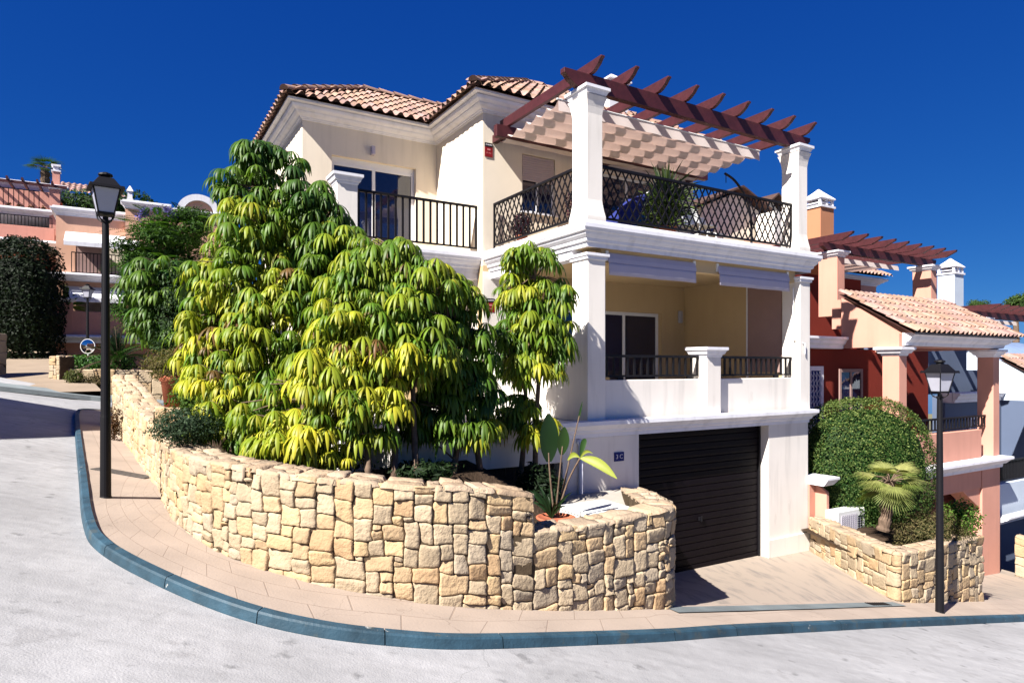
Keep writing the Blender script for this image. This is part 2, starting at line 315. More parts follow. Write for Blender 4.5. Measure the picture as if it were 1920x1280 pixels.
def tiles(mb, o, du, dv, lu, lv, keep=None, tw=.21, rowh=.34, lift=.035, base=1.0):
    """barrel tile field: origin o, unit vectors along the eave (du) and up the slope (dv)"""
    o, du, dv = Vector(o), Vector(du).normalized(), Vector(dv).normalized(); n = du.cross(dv).normalized()
    if n.z < 0: n = -n
    nc, nr = int(lu/tw), int(math.ceil(lv/rowh)); tw = lu/nc
    S = 8
    for r in range(nr):
        for c in range(nc):
            if keep and not keep((c+.5)*tw, (r+.5)*rowh): continue
            t = base*random.uniform(.72, 1.22); tt = (t*random.uniform(.95,1.1), t, t*random.uniform(.85,1.1))
            jl = random.uniform(-.008, .008); v0 = r*rowh - .03 + jl; v1 = min((r+1)*rowh + .05, lv)
            rows = []
            for vv, lf, w in ((v0, lift, 1.0), (v1, .004, .86)):
                ps = []
                for k in range(S+1):
                    x = k/S
                    if x < .66: a = pi*x/.66; h = .062*sin(a)*w
                    else: h = -.018*sin(pi*(x-.66)/.34)
                    xx = (c + x)*tw
                    ps.append(tuple(o + du*xx + dv*vv + n*(h+lf)))
                rows.append(mb.V(*ps))
            for k in range(S): mb.F((rows[0]+k, rows[0]+k+1, rows[1]+k+1, rows[1]+k), tt)
            if rowh < .4:          # near-black face paints the shade inside the barrel mouth
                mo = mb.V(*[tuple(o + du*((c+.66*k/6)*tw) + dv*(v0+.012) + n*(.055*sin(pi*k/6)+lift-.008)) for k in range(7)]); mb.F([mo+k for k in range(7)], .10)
def caps(mb, a, b, r=.085, step=.34, base=1.0):
    """ridge or hip tiles from a to b"""
    a, b = Vector(a), Vector(b); d = b-a; n = max(1, int(d.length/step)); d.normalize(); st = (b-a).length/n
    side = d.cross(Vector((0,0,1))).normalized(); up = side.cross(d)
    for k in range(n):
        t = base*random.uniform(.75, 1.2); r0, r1 = r*1.1, r*.9; rings = []
        for q, rr, lf in ((k*st-.03, r0, .02), ((k+1)*st+.02, r1, 0)):
            c = a + d*q + up*lf
            rings.append(mb.V(*[tuple(c + side*rr*cos(pi*j/8) + up*rr*sin(pi*j/8)) for j in range(9)]))
        for j in range(8): mb.F((rings[0]+j, rings[0]+j+1, rings[1]+j+1, rings[1]+j), (t*1.03, t, t*.95))
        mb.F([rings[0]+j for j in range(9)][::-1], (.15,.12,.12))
def railing(parent, fr, p0, p1, z0, z1, n, nm='railing', bw=.012):
    """straight iron railing between two plan points"""
    d = Vector((p1[0]-p0[0], p1[1]-p0[1])); Ln = d.length; d.normalize(); s = Vector((-d.y, d.x))
    def bar(mb, a, b, hw, za, zb):
        A, B = Vector(p0)+d*a, Vector(p0)+d*b
        mb.hexa([(*(A+s*hw),za),(*(A-s*hw),za),(*(B-s*hw),za),(*(B+s*hw),za),(*(A+s*hw),zb),(*(A-s*hw),zb),(*(B-s*hw),zb),(*(B+s*hw),zb)][:8])
    top = MB(fr); bar(top, 0, Ln, .026, z1-.042, z1); r = mk(nm, top, M['iron'], parent, bevel=.003)
    lo = MB(fr); bar(lo, 0, Ln, .018, z0, z0+.030); mk('bottom_rail', lo, M['iron'], r)
    return r, bar, d, s, Ln
def bar_railing(parent, fr, p0, p1, z0, z1, n, nm='railing'):
    r, bar, d, s, Ln = railing(parent, fr, p0, p1, z0, z1, n, nm)
    mb = MB(fr)
    for k in range(n+1):
        a = .012 + (Ln-.024)*k/n; bar(mb, a-.017, a+.017, .014, z0+.028, z1-.042)
    mk('balusters', mb, M['iron'], r); return r
def lattice_railing(parent, fr, p0, p1, z0, z1, cell=.155):
    r, bar, d, s, Ln = railing(parent, fr, p0, p1, z0, z1, 0)
    mb = MB(fr); zz0, zz1 = z0+.02, z1-.03; h = zz1-zz0; asp = 1.7; w = h/asp; th = .016
    k = -w
    while k < Ln:
        for sg in (1, -1):
            a, b, za, zb = (k, k+w, zz0, zz1) if sg == 1 else (k, k+w, zz1, zz0)
            if a < 0: za = za + (zb-za)*(0-a)/w; a = 0
            if b > Ln: zb = zb - (zb-za)*(b-Ln)/(b-a) if b > a else zb; b = Ln
            if b-a < .01: continue
            A, B = Vector(p0)+d*a, Vector(p0)+d*b; off = s*(.004*sg)
            hz = .044
            mb.hexa([(*(A+off+s*th*.4),za-hz/2),(*(A+off-s*th*.4),za-hz/2),(*(B+off-s*th*.4),zb-hz/2),(*(B+off+s*th*.4),zb-hz/2),
                     (*(A+off+s*th*.4),za+hz/2),(*(A+off-s*th*.4),za+hz/2),(*(B+off-s*th*.4),zb+hz/2),(*(B+off+s*th*.4),zb+hz/2)])
        k += cell
    mk('lattice', mb, M['iron'], r)
    for a in (0, Ln):
        q = MB(fr); bar(q, a-.015, a+.015, .015, z0-.06, z1-.035); mk('end_post', q, M['iron'], r)
    return r
# ================================================================ WHITE VILLA
V = thing('white_villa', H((1.5,3,-3.47)), 'large white villa with lattice-railed roof terrace, dark red pergola and dark garage door', 'house')
def body():
    global H
    # upper and wing walls
    mb = MB(H)
    wall(mb, -.15, 5.35, 1.9, 4.80, 3.0, 3.22, [(.711,1.49,3.02,4.14),(2.5,4.3,2.18,4.08)])
    wall(mb, 3.22, 5.3, 1.9, 4.80, -.15, .07, axis='y')
    wall(mb, -2.97, -.15, 1.9, 4.80, 5.10, 5.3, [(-2.404,-.627,2.2,4.185)])
    wall(mb, 5.3, 9.4, -1.5, 4.80, -2.97, -2.75, axis='y')
    wall(mb, 3.22, 9, -1, 4.80, 5.15, 5.35, axis='y')
    mk('upper_wall', mb, M['cream'], V)
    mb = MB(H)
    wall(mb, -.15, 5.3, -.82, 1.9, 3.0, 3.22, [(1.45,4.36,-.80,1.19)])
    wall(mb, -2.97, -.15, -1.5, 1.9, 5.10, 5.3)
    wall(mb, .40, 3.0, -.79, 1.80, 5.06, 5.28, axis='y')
    mk('porch_wall', mb, M['shade_cream'], V)
    mb = MB(H); wall(mb, 3.22, 5.1, -.82, 1.9, -.15, .07, axis='y'); mb.box(-.153, .42, 2.99, 3.0, -.82, 1.79); mk('corner_wall', mb, M['white'], V)
    # porch ceiling and terrace floor
    mb = MB(H); mb.box(.06, 5.22, .06, 5.2, 1.80, 2.10); mb.box(-2.9, .05, 3.25, 5.2, 1.80, 2.10); mk('terrace_slab', mb, M['shade_cream'], V)
    # base storey
    mb = MB(H)
    wall(mb, -2.97, 4.10, -4.2, -1.05, 0, .24, [(1.004,4.10,-4.2,-1.05),(-2.24,-.452,-2.6,-1.38)])
    wall(mb, .24, 5.0, -4.2, -1.05, -2.97, -2.75, axis='y')
    mk('base_wall', mb, M['white'], V, bevel=.006)
    mb = MB(H); mb.box(4.10, 5.24, 0, .60, -4.2, -1.05); mk('garage_pier', mb, M['white'], V, bevel=.006)
    mb = MB(H); wall(mb, .60, 6.0, -4.2, -1.05, 5.0, 5.24, axis='y'); mk('side_wall', mb, M['white'], V)
    mb = MB(H); mb.box(4.06, 5.28, -.035, -.001, -4.2, -3.12); mk('plinth', mb, M['white'], V, bevel=.004)
    mb = MB(H); mb.box(-2.9, 5.2, .03, 5.0, -1.045, -.83); mk('porch_floor', mb, M['white'], V)
    # parapet and low walls
    mb = MB(H)
    mb.box(.34, 5.0, .10, .27, -.83, -.20); mb.box(.02, .22, .38, 3.0, -.83, .14)
    mk('parapet', mb, M['white'], V, bevel=.01)
    mb = MB(H); mb.box(2.513, 2.856, 0, .33, -.83, .17); p = mk('pier', mb, M['white'], V, bevel=.01)
    mb = MB(H); cap(mb, 2.513, 2.856, 0, .33, .335, .09); mk('capital', mb, M['trim'], p)
    # lower columns
    for x0, x1 in ((0, .34), (4.997, 5.303)):
        mb = MB(H); mb.box(x0, x1, 0, .39, -.83, 1.70); c = mk('column', mb, M['white'], V, bevel=.012)
        mb = MB(H); mb.sweep([(.0,1.70),(.045,1.70),(.045,1.66),(.025,1.645),(.025,1.61),(0,1.60)], [(x0,0),(x1,0),(x1,.39),(x0,.39)], True); mk('capital', mb, M['trim'], c)
    # upper columns with flared feet
    for x0, x1, y1 in ((0, .275, .38), (4.955, 5.21, .36)):
        mb = MB(H); mb.box(x0, x1, 0, y1, 2.06, 4.05)
        fl = [(.0,2.50),(.006,2.44),(.020,2.34),(.038,2.25),(.042,2.13),(0,2.13)]
        mb.sweep(fl, [(x0,0),(x1,0),(x1,y1),(x0,y1)], True)
        mb.sweep([(.0,4.05),(.055,4.04),(.03,3.97),(.012,3.88),(0,3.78)], [(x0,0),(x1,0),(x1,y1),(x0,y1)], True)
        c = mk('column', mb, M['white'], V, bevel=0)
        mb = MB(H); cap(mb, x0, x1, 0, y1, 4.17, .09, .9); mk('capital', mb, M['trim'], c)
    # cornices
    o = .14
    mb = MB(H); mb.sweep(corn(2.17, .38, .16), [(-2.97,5.2),(-2.97,3.2),(-.01,3.2),(-.01,0),(5.29,0),(5.29,4.5)])
    mb.box(0.0, .2, .4, 3.1, 1.66, 1.80); mb.box(-2.96, -.01, 3.21, 3.4, 1.66, 2.06)
    mb.box(-.005, 5.28, 0.0, .25, 1.80, 2.165); mb.box(-.005, .25, .25, 3.2, 1.80, 2.165)
    mk('terrace_cornice', mb, M['trim'], V)
    mb = MB(H); mb.box(0.341, 4.996, 0.10, .25, 1.60, 1.80); mk('lintel', mb, M['shade_cream'], V)
    mb = MB(H); mb.sweep([(0,-.79),(.14,-.80),(.14,-.86),(.11,-.885),(.09,-.91),(.06,-.93),(.05,-.97),(.02,-.985),(.015,-1.048),(0,-1.05)], [(-2.97,4.5),(-2.97,0),(5.24,0),(5.24,4.5)])
    mk('base_cornice', mb, M['trim'], V)
    # eaves
    mb = MB(H); mb.sweep([(.0,4.985),(.25,4.981),(.25,4.960),(.235,4.924),(.19,4.895),(.17,4.891),(.16,4.866),(.12,4.834),(.07,4.816),(.06,4.809),(.055,4.791),(.03,4.783),(.025,4.765),(0,4.758)],
        [(-2.97,9.3),(-2.97,5.1),(-.15,5.1),(-.15,3.0),(5.35,3.0),(5.35,9.0)])
    mb.sweep([(0,5.045),(.33,5.045),(.335,5.0),(.25,4.99),(0,4.99)], [(-2.97,9.3),(-2.97,5.1),(-.15,5.1),(-.15,3.0),(5.35,3.0),(5.35,9.0)])
    mk('eaves_cornice', mb, M['trim'], V)
    # roofs
    p = .60; ex = .40; ze = 5.05
    def hv(x, y, z): return H((x, y, z))
    def vec(a, b): return Vector(b)-Vector(a)
    # main pyramid
    x0, x1, y0, D = -.15-ex, 5.35+ex, 3.0-ex, (5.5+2*ex)/2
    mb = MB(); k = sqrt(1+p*p)
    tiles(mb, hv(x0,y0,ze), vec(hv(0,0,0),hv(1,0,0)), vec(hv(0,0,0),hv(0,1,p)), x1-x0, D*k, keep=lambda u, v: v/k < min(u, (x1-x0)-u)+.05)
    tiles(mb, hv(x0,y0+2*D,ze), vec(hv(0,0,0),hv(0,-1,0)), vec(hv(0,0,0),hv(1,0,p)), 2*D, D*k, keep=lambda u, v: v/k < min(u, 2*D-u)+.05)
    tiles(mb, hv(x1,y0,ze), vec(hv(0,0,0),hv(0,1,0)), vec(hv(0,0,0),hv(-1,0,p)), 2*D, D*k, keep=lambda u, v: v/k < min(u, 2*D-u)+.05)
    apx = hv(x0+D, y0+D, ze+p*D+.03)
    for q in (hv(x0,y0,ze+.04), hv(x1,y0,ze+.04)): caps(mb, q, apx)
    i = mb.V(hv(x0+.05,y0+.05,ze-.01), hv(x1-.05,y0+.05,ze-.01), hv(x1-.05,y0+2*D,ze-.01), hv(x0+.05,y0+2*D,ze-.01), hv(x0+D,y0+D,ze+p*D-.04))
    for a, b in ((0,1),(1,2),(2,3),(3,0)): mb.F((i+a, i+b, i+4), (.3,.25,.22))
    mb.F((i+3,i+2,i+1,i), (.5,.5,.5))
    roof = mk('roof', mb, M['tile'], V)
    # wing: ridge parallel to the front
    x0, y0, D = -2.97-ex, 5.1-ex, 2.2; xe = 1.6
    mb = MB()
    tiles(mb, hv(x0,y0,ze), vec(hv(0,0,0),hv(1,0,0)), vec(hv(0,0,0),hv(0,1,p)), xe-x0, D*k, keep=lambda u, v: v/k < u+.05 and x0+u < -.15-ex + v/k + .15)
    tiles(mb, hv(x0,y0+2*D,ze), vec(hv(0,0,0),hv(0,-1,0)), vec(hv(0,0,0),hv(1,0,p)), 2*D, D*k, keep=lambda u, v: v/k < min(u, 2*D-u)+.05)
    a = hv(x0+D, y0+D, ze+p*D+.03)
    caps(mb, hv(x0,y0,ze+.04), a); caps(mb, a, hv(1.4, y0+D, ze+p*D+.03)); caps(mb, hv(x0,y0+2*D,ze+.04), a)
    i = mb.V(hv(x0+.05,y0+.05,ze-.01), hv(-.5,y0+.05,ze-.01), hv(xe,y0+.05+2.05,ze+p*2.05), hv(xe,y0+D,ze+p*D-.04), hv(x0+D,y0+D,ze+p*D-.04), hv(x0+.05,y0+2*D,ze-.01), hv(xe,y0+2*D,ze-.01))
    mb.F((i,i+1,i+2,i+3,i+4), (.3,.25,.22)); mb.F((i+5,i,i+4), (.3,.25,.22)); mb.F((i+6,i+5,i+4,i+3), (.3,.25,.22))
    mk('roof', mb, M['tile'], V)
    # chimney on the main roof
    mb = MB(H); mb.box(3.70, 4.27, 4.0, 4.57, 5.6, 6.45); mb.box(3.67, 4.30, 3.97, 4.60, 6.45, 6.50)
    for a in (3.70, 3.93, 4.17): 
        for b in (4.0, 4.47): mb.box(a, a+.1, b, b+.1, 6.50, 6.66)
    ch = mk('chimney', mb, M['trim'], roof)
    mb = MB(H); x0, x1, y0, y1 = 3.64, 4.33, 3.94, 4.63
    mb.box(x0, x1, y0, y1, 6.66, 6.70); mb.frus((x0+x1)/2, (y0+y1)/2, 6.70, 6.93, .33, .33, .02, .02); 
    o_ = mk('chimney_cap', mb, M['trim'], roof)
    # wing balcony post, railings
    mb = MB(H); mb.box(-2.83, -2.473, 3.2, 3.52, 2.1, 3.12); c = mk('balcony_post', mb, M['white'], V, bevel=.01)
    mb = MB(H); cap(mb, -2.83, -2.473, 3.2, 3.52, 3.28, .08); mk('capital', mb, M['trim'], c)
    bar_railing(V, H, (-2.46,3.24), (-.16,3.24), 2.24, 3.06, 17)
    lattice_railing(V, H, (.06,.42), (.06,2.94), 2.27, 3.07)
    lattice_railing(V, H, (.31,.15), (4.94,.15), 2.27, 3.09)
    bar_railing(V, H, (.36,.19), (2.50,.19), -.155, .195, 15); bar_railing(V, H, (2.87,.19), (4.985,.19), -.155, .195, 15)
    for x in (.36+.42, 2.3, 2.99, 4.55):
        mb = MB(H); mb.box(x-.06, x+.06, .17, .21, -.201, -.15); mk('rail_bracket', mb, M['iron'], V)
    # glazing
    w = window(V, H, .711, 1.49, 3.02, 4.14, 3.06, splits=2, fw=.045, shutter=.52)
    mb = MB(H); mb.box(.66, 1.54, 2.95, 3.06, 2.985, 3.02); mk('sill', mb, M['trim'], w, bevel=.004)
    window(V, H, 2.5, 4.3, 2.18, 4.08, 3.06, 'sliding_door', 2)
    window(V, H, -2.404, -.627, 2.16, 4.10, 5.2, 'sliding_door', 2, .07)
    mb = MB(H); mb.box(-2.404, -.627, 5.19, 5.28, 4.10, 4.185); mk('shutter_box', mb, M['alum'], V)
    window(V, H, 1.45, 4.36, -.79, 1.19, 3.1, 'sliding_door', 3, .07)
    mb = MB(H); mb.box(-2.2, -.5, .16, .2, -2.6, -1.38); dk = mk('cellar_window', mb, M['dark'], V)
    g = MB(H)
    for k in range(13): x = -2.2 + 1.75*k/13; g.box(x, x+.012, .04, .052, -2.55, -1.385)
    g.box(-2.23, -.46, .03, .055, -1.98, -1.96); mk('grille', g, M['iron'], dk)
    # garage door with horizontal ribs
    mb = MB(H)
    n = 20
    for k in range(n):
        z0 = -3.47 + 2.42*k/n; z1 = z0 + 2.42/n - .008
        mb.poly([(1.004, .255, z0), (1.004, .20, z0+.004), (1.004, .196, z0+.035), (1.004, .20, z1-.004), (1.004, .208, z1), (1.004, .255, z1)], (3.09, 0, 0))
    mb.box(1.004, 4.094, .23, .27, -3.47, -1.05)
    gd = mk('garage_door', mb, M['door'], V)
    mb = MB(H); mb.box(2.52, 2.60, .165, .20, -2.62, -2.56); mb.box(2.545, 2.575, .15, .168, -2.64, -2.54); mk('handle', mb, M['iron'], gd, bevel=.003)
    mb = MB(H); mb.box(4.05, 4.098, .17, .27, -3.47, -1.05); mk('door_track', mb, M['iron'], gd); mb = MB(H); mb.box(1.006, 1.045, .17, .27, -3.47, -1.05); mk('door_track', mb, M['iron'], gd)
    H0 = H; H = lambda p: H0((p[0], p[1]+.135, p[2]))
    # folded awnings under the terrace edge
    for x0, x1 in ((.43, 2.31), (2.86, 4.75)):
        mb = MB(H); mb.tube([(x0+.02,-.005,1.715),(x1-.02,-.005,1.715)], .045, 12); mb.box(x0-.02, x0+.03, -.06, .05, 1.64, 1.78); mb.box(x1-.03, x1+.02, -.06, .05, 1.64, 1.78)
        a = mk('awning', mb, M['metal_white'], V)
        mb = MB(H); mb.poly([(x0,-.055,1.75),(x0,-.09,1.66),(x0,-.10,1.60),(x0,-.085,1.60),(x0,-.04,1.70)], (x1-x0,0,0)); mk('front_bar', mb, M['fabric'], a, bevel=.004)
        mb = MB(H); nn = 40; rows = []
        for zz, oo in ((1.605,-.095),(1.55,-.094),(1.48,-.097),(1.405,-.10)):
            rows.append(mb.V(*[(x0+.01+(x1-x0-.02)*k/nn, oo+.002*sin(k*.9+zz*9)+.002*sin(k*.33), zz - .002*sin(k*.35)) for k in range(nn+1)]))
        for r in range(3):
            for k in range(nn): mb.F((rows[r]+k, rows[r+1]+k, rows[r+1]+k+1, rows[r]+k+1))
        mk('valance', mb, M['fabric'], a, smooth=True, solid=.003)
        mb = MB(H); mb.box(x0+.05, x1-.05, -.012, -.004, 1.79, 1.81); mk('cover_strip', mb, M['brown_blind'], a)
    H = H0
    # lamps, blind, pipe
    mb = MB(H); mb.poly([(-1.62,4.99,4.30),(-1.55,4.99,4.30),(-1.55,4.99,4.47),(-1.62,4.99,4.47)], (0,.11,0)); mk('wall_lamp', mb, M['fabric'], V, bevel=.01)
    mb = MB(H); mb.box(4.86, 4.95, 2.93, 2.999, 1.0, 1.27); mk('wall_lamp', mb, M['lamp_glass'], V, bevel=.015)
    mb = MB(H); mb.box(5.03, 5.05, .42, 1.22, -.1, 1.62); b = mk('roller_blind', mb, M['brown_blind'], V)
    mb = MB(H); mb.box(5.02, 5.055, 1.22, 1.25, -.75, 1.66); mk('guide_rail', mb, M['alum'], b)
    mb = MB(H); mb.tube([(4.95,.11,1.5),(4.95,.11,.52),(5.1,-.03,.44),(5.1,-.03,.25)], .012, 6); mk('awning_cord', mb, M['alum'], V)
    mb = MB(H); mb.tube([(-.165,-.05,-1.1),(-.165,-.05,-3.0)], .035, 10); mb.tube([(-.165,-.05,-1.12),(-.165,.02,-1.09)], .05, 8); mk('downpipe', mb, M['trim'], V, smooth=True)
body()
def pergola():
    mb = MB(H); z0, z1 = 4.165, 4.415
    prof = [(-.34,0,z1),(-.34,0,z1-.07),(-.30,0,z1-.09),(-.24,0,z1-.15),(-.12,0,z0+.03),(-.02,0,z0),(5.22,0,z0),(5.30,0,z0+.03),(5.38,0,z1-.15),(5.44,0,z1-.09),(5.47,0,z1-.07),(5.47,0,z1)]
    mb.poly([(a, .11, c) for a, b, c in prof], (0, .11, 0)); pg = mk('pergola', mb, M['wood'], V, bevel=.006)
    z0, z1 = 4.425, 4.60; xs = [.16, .837, 1.504, 2.133, 2.754, 3.388, 4.008, 4.626, 5.246]
    mb = MB(H); pr = [(-.16,z1),(-.165,z1-.025),(-.13,z1-.045),(-.08,z1-.10),(.0,z1-.15),(.07,z0),(2.85,z0),(2.85,z1)]
    x = xs[0]; mb.poly([(x-.035, a, b) for a, b in pr], (.07, 0, 0)); r0 = mk('rafter', mb, M['wood'], pg, bevel=.004)
    for x in xs[1:]:
        dl = Vector(H((x,0,0)))-Vector(H((xs[0],0,0))); c = copy_part(r0, dl, pg)
    mb = MB(H); mb.box(-.1, 5.35, 2.56, 2.68, 4.20, 4.42); mk('ledger', mb, M['wood'], pg, bevel=.006)
    for x in (.05, 2.7, 5.1):
        mb = MB(H); mb.box(x, x+.1, 2.68, 3.0, 4.22, 4.36); mk('bracket', mb, M['wood'], pg)
    # canvas: gathered folds running across
    mb = MB(H); x0, x1 = .12, 5.03; ya, yb = .95, 2.86; nf = 6; nx, ny = 60, nf*10; rows = []
    for j in range(ny+1):
        t = j/ny; y = ya + (yb-ya)*t; ph = (t*nf) % 1.0
        sag = -.085*sin(pi*ph)**.8 if 0 < ph < 1 else 0
        rows.append(mb.V(*[(x0+(x1-x0)*i/nx, y, 4.31 + sag*(1+.08*sin(i*.7+j)) - .06*t) for i in range(nx+1)]))
    for j in range(ny):
        for i in range(nx): mb.F((rows[j]+i, rows[j]+i+1, rows[j+1]+i+1, rows[j+1]+i))
    cv = mk('shade_canvas', mb, M['shade_cloth'], V, smooth=True)
    mb = MB(H); ns = 60; top = mb.V(*[(x0+(x1-x0)*i/ns, ya-.012, 4.335) for i in range(ns+1)])
    low = mb.V(*[(x0+(x1-x0)*i/ns, ya-.03-.01*sin(i*.8), 4.135 + .012*abs(sin(i*pi/10))) for i in range(ns+1)])
    for i in range(ns): mb.F((top+i, low+i, low+i+1, top+i+1))
    mk('valance', mb, M['shade_cloth'], cv, smooth=True)
    for y in (.94,):
        mb = MB(H); mb.tube([(x0-.02,y,4.335),(x1+.02,y,4.335)], .016, 8); mk('canvas_rod', mb, M['metal_white'], cv)
pergola()
# signs and plaque
def text_mesh(s, size, fr_o, right, up, mat_, parent, name='lettering', depth=.002):
    cu = bpy.data.curves.new('t', 'FONT'); cu.body = s; cu.size = size; cu.align_x = 'CENTER'; cu.align_y = 'CENTER'; cu.extrude = depth
    to = bpy.data.objects.new('t', cu); C.objects.link(to); dg = bpy.context.evaluated_depsgraph_get(); dg.update()
    me = to.evaluated_get(dg).to_mesh(); o, r, u = Vector(fr_o), Vector(right), Vector(up); n = r.cross(u)
    mb = MB(); mb.v = [tuple(o + r*v.co.x + u*v.co.y + n*v.co.z) for v in me.vertices]; mb.f = [tuple(p.vertices) for p in me.polygons]; mb.t = [None]*len(mb.f)
    to.evaluated_get(dg).to_mesh_clear(); bpy.data.objects.remove(to); bpy.data.curves.remove(cu)
    return mk(name, mb, mat_, parent)
M['sign_red'] = mat('sign_red', (.22,.006,.012), .5, .05, 5, 0); M['sign_black'] = mat('sign_black', (.01,.008,.01), .5, .05, 5, 0)
M['ink'] = mat('sign_white', (.65,.62,.68), .6, .03, 5, 0); M['ink_pink'] = mat('sign_pink', (.55,.18,.18), .6, .03, 5, 0)
rt = (RX, RY, 0); upv = (0, 0, 1)
for x0, z0, lab in ((-.115, 3.945, 'small red and black alarm sign high on the corner beside the roof terrace'), (-.075, 1.03, 'small red and black alarm sign on the ground floor corner behind the slender tree')):
    t = thing('alarm_sign', H((x0+.08, 2.985, z0)), lab, 'sign')
    mb = MB(H); mb.box(x0, x0+.165, 2.984, 2.997, z0, z0+.18); mk('panel', mb, M['sign_red'], t)
    mb = MB(H); mb.box(x0, x0+.165, 2.983, 2.997, z0+.182, z0+.26); mk('header', mb, M['sign_black'], t)
    text_mesh('ALARMA', .036, H((x0+.0825, 2.980, z0+.222)), rt, upv, M['ink'], t)
    for a, b, c, d in ((.05,.115,.12,.15),(.035,.05,.06,.085),(.08,.095,.06,.08),(.115,.128,.06,.08)): mb = MB(H); mb.box(x0+a, x0+b, 2.981, 2.9835, z0+c, z0+d); mk('symbol', mb, M['ink_pink'], t)
t = thing('house_number', H((.595,-.01,-1.44)), 'dark blue house number plaque left of the dark garage door', 'sign')
mb = MB(H); mb.box(.50, .69, -.016, -.001, -1.437, -1.30); mk('plaque', mb, M['navy'], t, bevel=.003)
text_mesh('3 C', .095, H((.595, -.019, -1.368)), rt, upv, M['ink'], t, 'digits')
# ================================================================ NEIGHBOURING VILLAS
def villa(dx, dz, wm, rm, label, cm):
    F = HS(dx, dz)
    v = thing('terraced_villa', F((10.5,2,-5.3)), label, 'house')
    B = lambda name, m, *bx, **k: (lambda q: [q.box(*b) for b in bx] and mk(name, q, M[m], v, **k))(MB(F))
    # garage storey
    q = MB(F); q.box(12.05, 12.97, 0, .6, -6.2, -2.5); q.box(8.4, 12.05, .02, .5, -2.95, -2.5)
    q.poly([(12.05,.05,-2.95),(12.05,.05,-3.45),(11.2,.05,-2.95)], (0,.4,0)); mk('pier', q, M[wm], v, bevel=.01)
    q = MB(F)
    for k in range(16): z = -5.3+.155*k; q.box(8.6, 12.05, .62, .66, z, z+.145)
    mk('garage_door', q, M['cgd'], v)
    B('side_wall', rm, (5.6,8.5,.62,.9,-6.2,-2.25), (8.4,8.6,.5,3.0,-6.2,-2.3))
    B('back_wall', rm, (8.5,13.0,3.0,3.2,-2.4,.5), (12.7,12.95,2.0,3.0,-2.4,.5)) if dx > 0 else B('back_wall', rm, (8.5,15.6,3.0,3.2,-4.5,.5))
    q = MB(F); q.sweep([(0,-2.21),(.22,-2.23),(.22,-2.29),(.16,-2.33),(.10,-2.40),(.05,-2.42),(.04,-2.5),(0,-2.5)], [(8.0,2.5),(8.0,0),(12.97,0),(12.97,2.5)]); q.box(8.01,12.96,.01,3.0,-2.45,-2.22)
    mk('balcony_cornice', q, M['trim'], v)
    B('parapet', wm, (8.1,12.2,.08,.26,-2.22,-1.53), bevel=.01)
    # columns
    for x0, x1 in ((8.37,8.68),(12.62,12.94)):
        q = MB(F); q.box(x0, x1, 0, .36, -2.25 if x0 > 9 else -2.25, .25); c = mk('column', q, M[wm], v, bevel=.012)
        q = MB(F); cap(q, x0, x1, 0, .36, .43, .13, 1.1); mk('capital', q, M['trim'], c)
    bar_railing(v, F, (8.72,.18), (12.6,.18), -1.48, -1.19, 26)
    # lean-to roof over the balcony, gable cheek
    q = MB(F); q.poly([(8.38,-.0,.44),(8.38,1.31,.44),(8.38,1.31,1.60),(8.38,.0,.72)], (.22,0,0)); q.box(8.6,12.94,.02,.3,.435,.70); q.box(12.7,12.94,.3,3.0,.435,.70)
    mk('gable_wall', q, M[wm], v)
    q = MB(F); q.sweep([(0,.74),(.26,.735),(.26,.69),(.2,.66),(.17,.60),(.12,.56),(.08,.54),(.06,.47),(0,.46)], [(8.5,0),(12.96,0),(12.96,2.5)]); mk('eaves_cornice', q, M['trim'], v)
    q = MB(); p = .60; k = sqrt(1+p*p); hv = lambda x, y, z: F((x, y, z))
    du = Vector(hv(1,0,0))-Vector(hv(0,0,0)); dv = Vector(hv(0,1,p))-Vector(hv(0,0,0))
    tiles(q, hv(8.36,-.34,.745), du, dv, 5.05, 1.72*k, keep=lambda a, b: a < 5.05-max(0, b/k-.4)*.25, tw=.20, lift=.03)
    q.quad(hv(8.40,-.3,.70), hv(13.38,-.3,.70), hv(13.2,1.4,1.70), hv(8.40,1.4,1.70), (.4,.3,.3)); mk('roof', q, M['tile'], v)
    B('roof_terrace', wm, (8.5,13.0,1.40,1.62,.9,1.58))
    # left recess
    q = MB(F); q.sweep([(0,.70),(.18,.69),(.18,.64),(.13,.60),(.11,.54),(.06,.50),(.05,.43),(0,.42)], [(5.7,1.31),(8.38,1.31)]); q.box(5.7,8.38,1.32,1.6,.42,.69); mk('recess_cornice', q, M['trim'], v)
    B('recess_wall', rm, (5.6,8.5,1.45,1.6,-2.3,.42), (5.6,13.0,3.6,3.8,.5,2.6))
    d = window(v, F, 6.85, 7.85, -2.2, .02, 1.40, 'grille_door', 2, .10, 'navy', 'trim')
    q = MB(F)
    for a in range(7):
        x = 6.98+.115*a; q.box(x, x+.014, 1.375, 1.385, -2.1, -.1)
        for b in range(8):
            z = -2.05+.24*b; q.poly([(x,1.37,z),(x+.012,1.37,z),(x+.122,1.37,z+.12),(x+.11,1.37,z+.12)], (0,.008,0)); q.poly([(x,1.368,z+.24),(x+.012,1.368,z+.24),(x+.122,1.368,z+.12),(x+.11,1.368,z+.12)], (0,.008,0))
    mk('grille', q, M['trim'], d)
    window(v, F, 10.9, 12.0, -2.2, -.05, 2.94, 'porch_door', 2, .09, 'glass', 'brown_blind')  # white frame in muted mauve brown, painting in the porch shade
    # roof terrace pergola
    for x0 in (9.62, 14.15):
        q = MB(F); q.box(x0, x0+.32, 2.2, 2.72, 1.3, 2.80); c = mk('terrace_post', q, M[wm], v, bevel=.01)
        q = MB(F); cap(q, x0, x0+.32, 2.2, 2.72, 2.96, .10, .9); mk('capital', q, M['trim'], c)
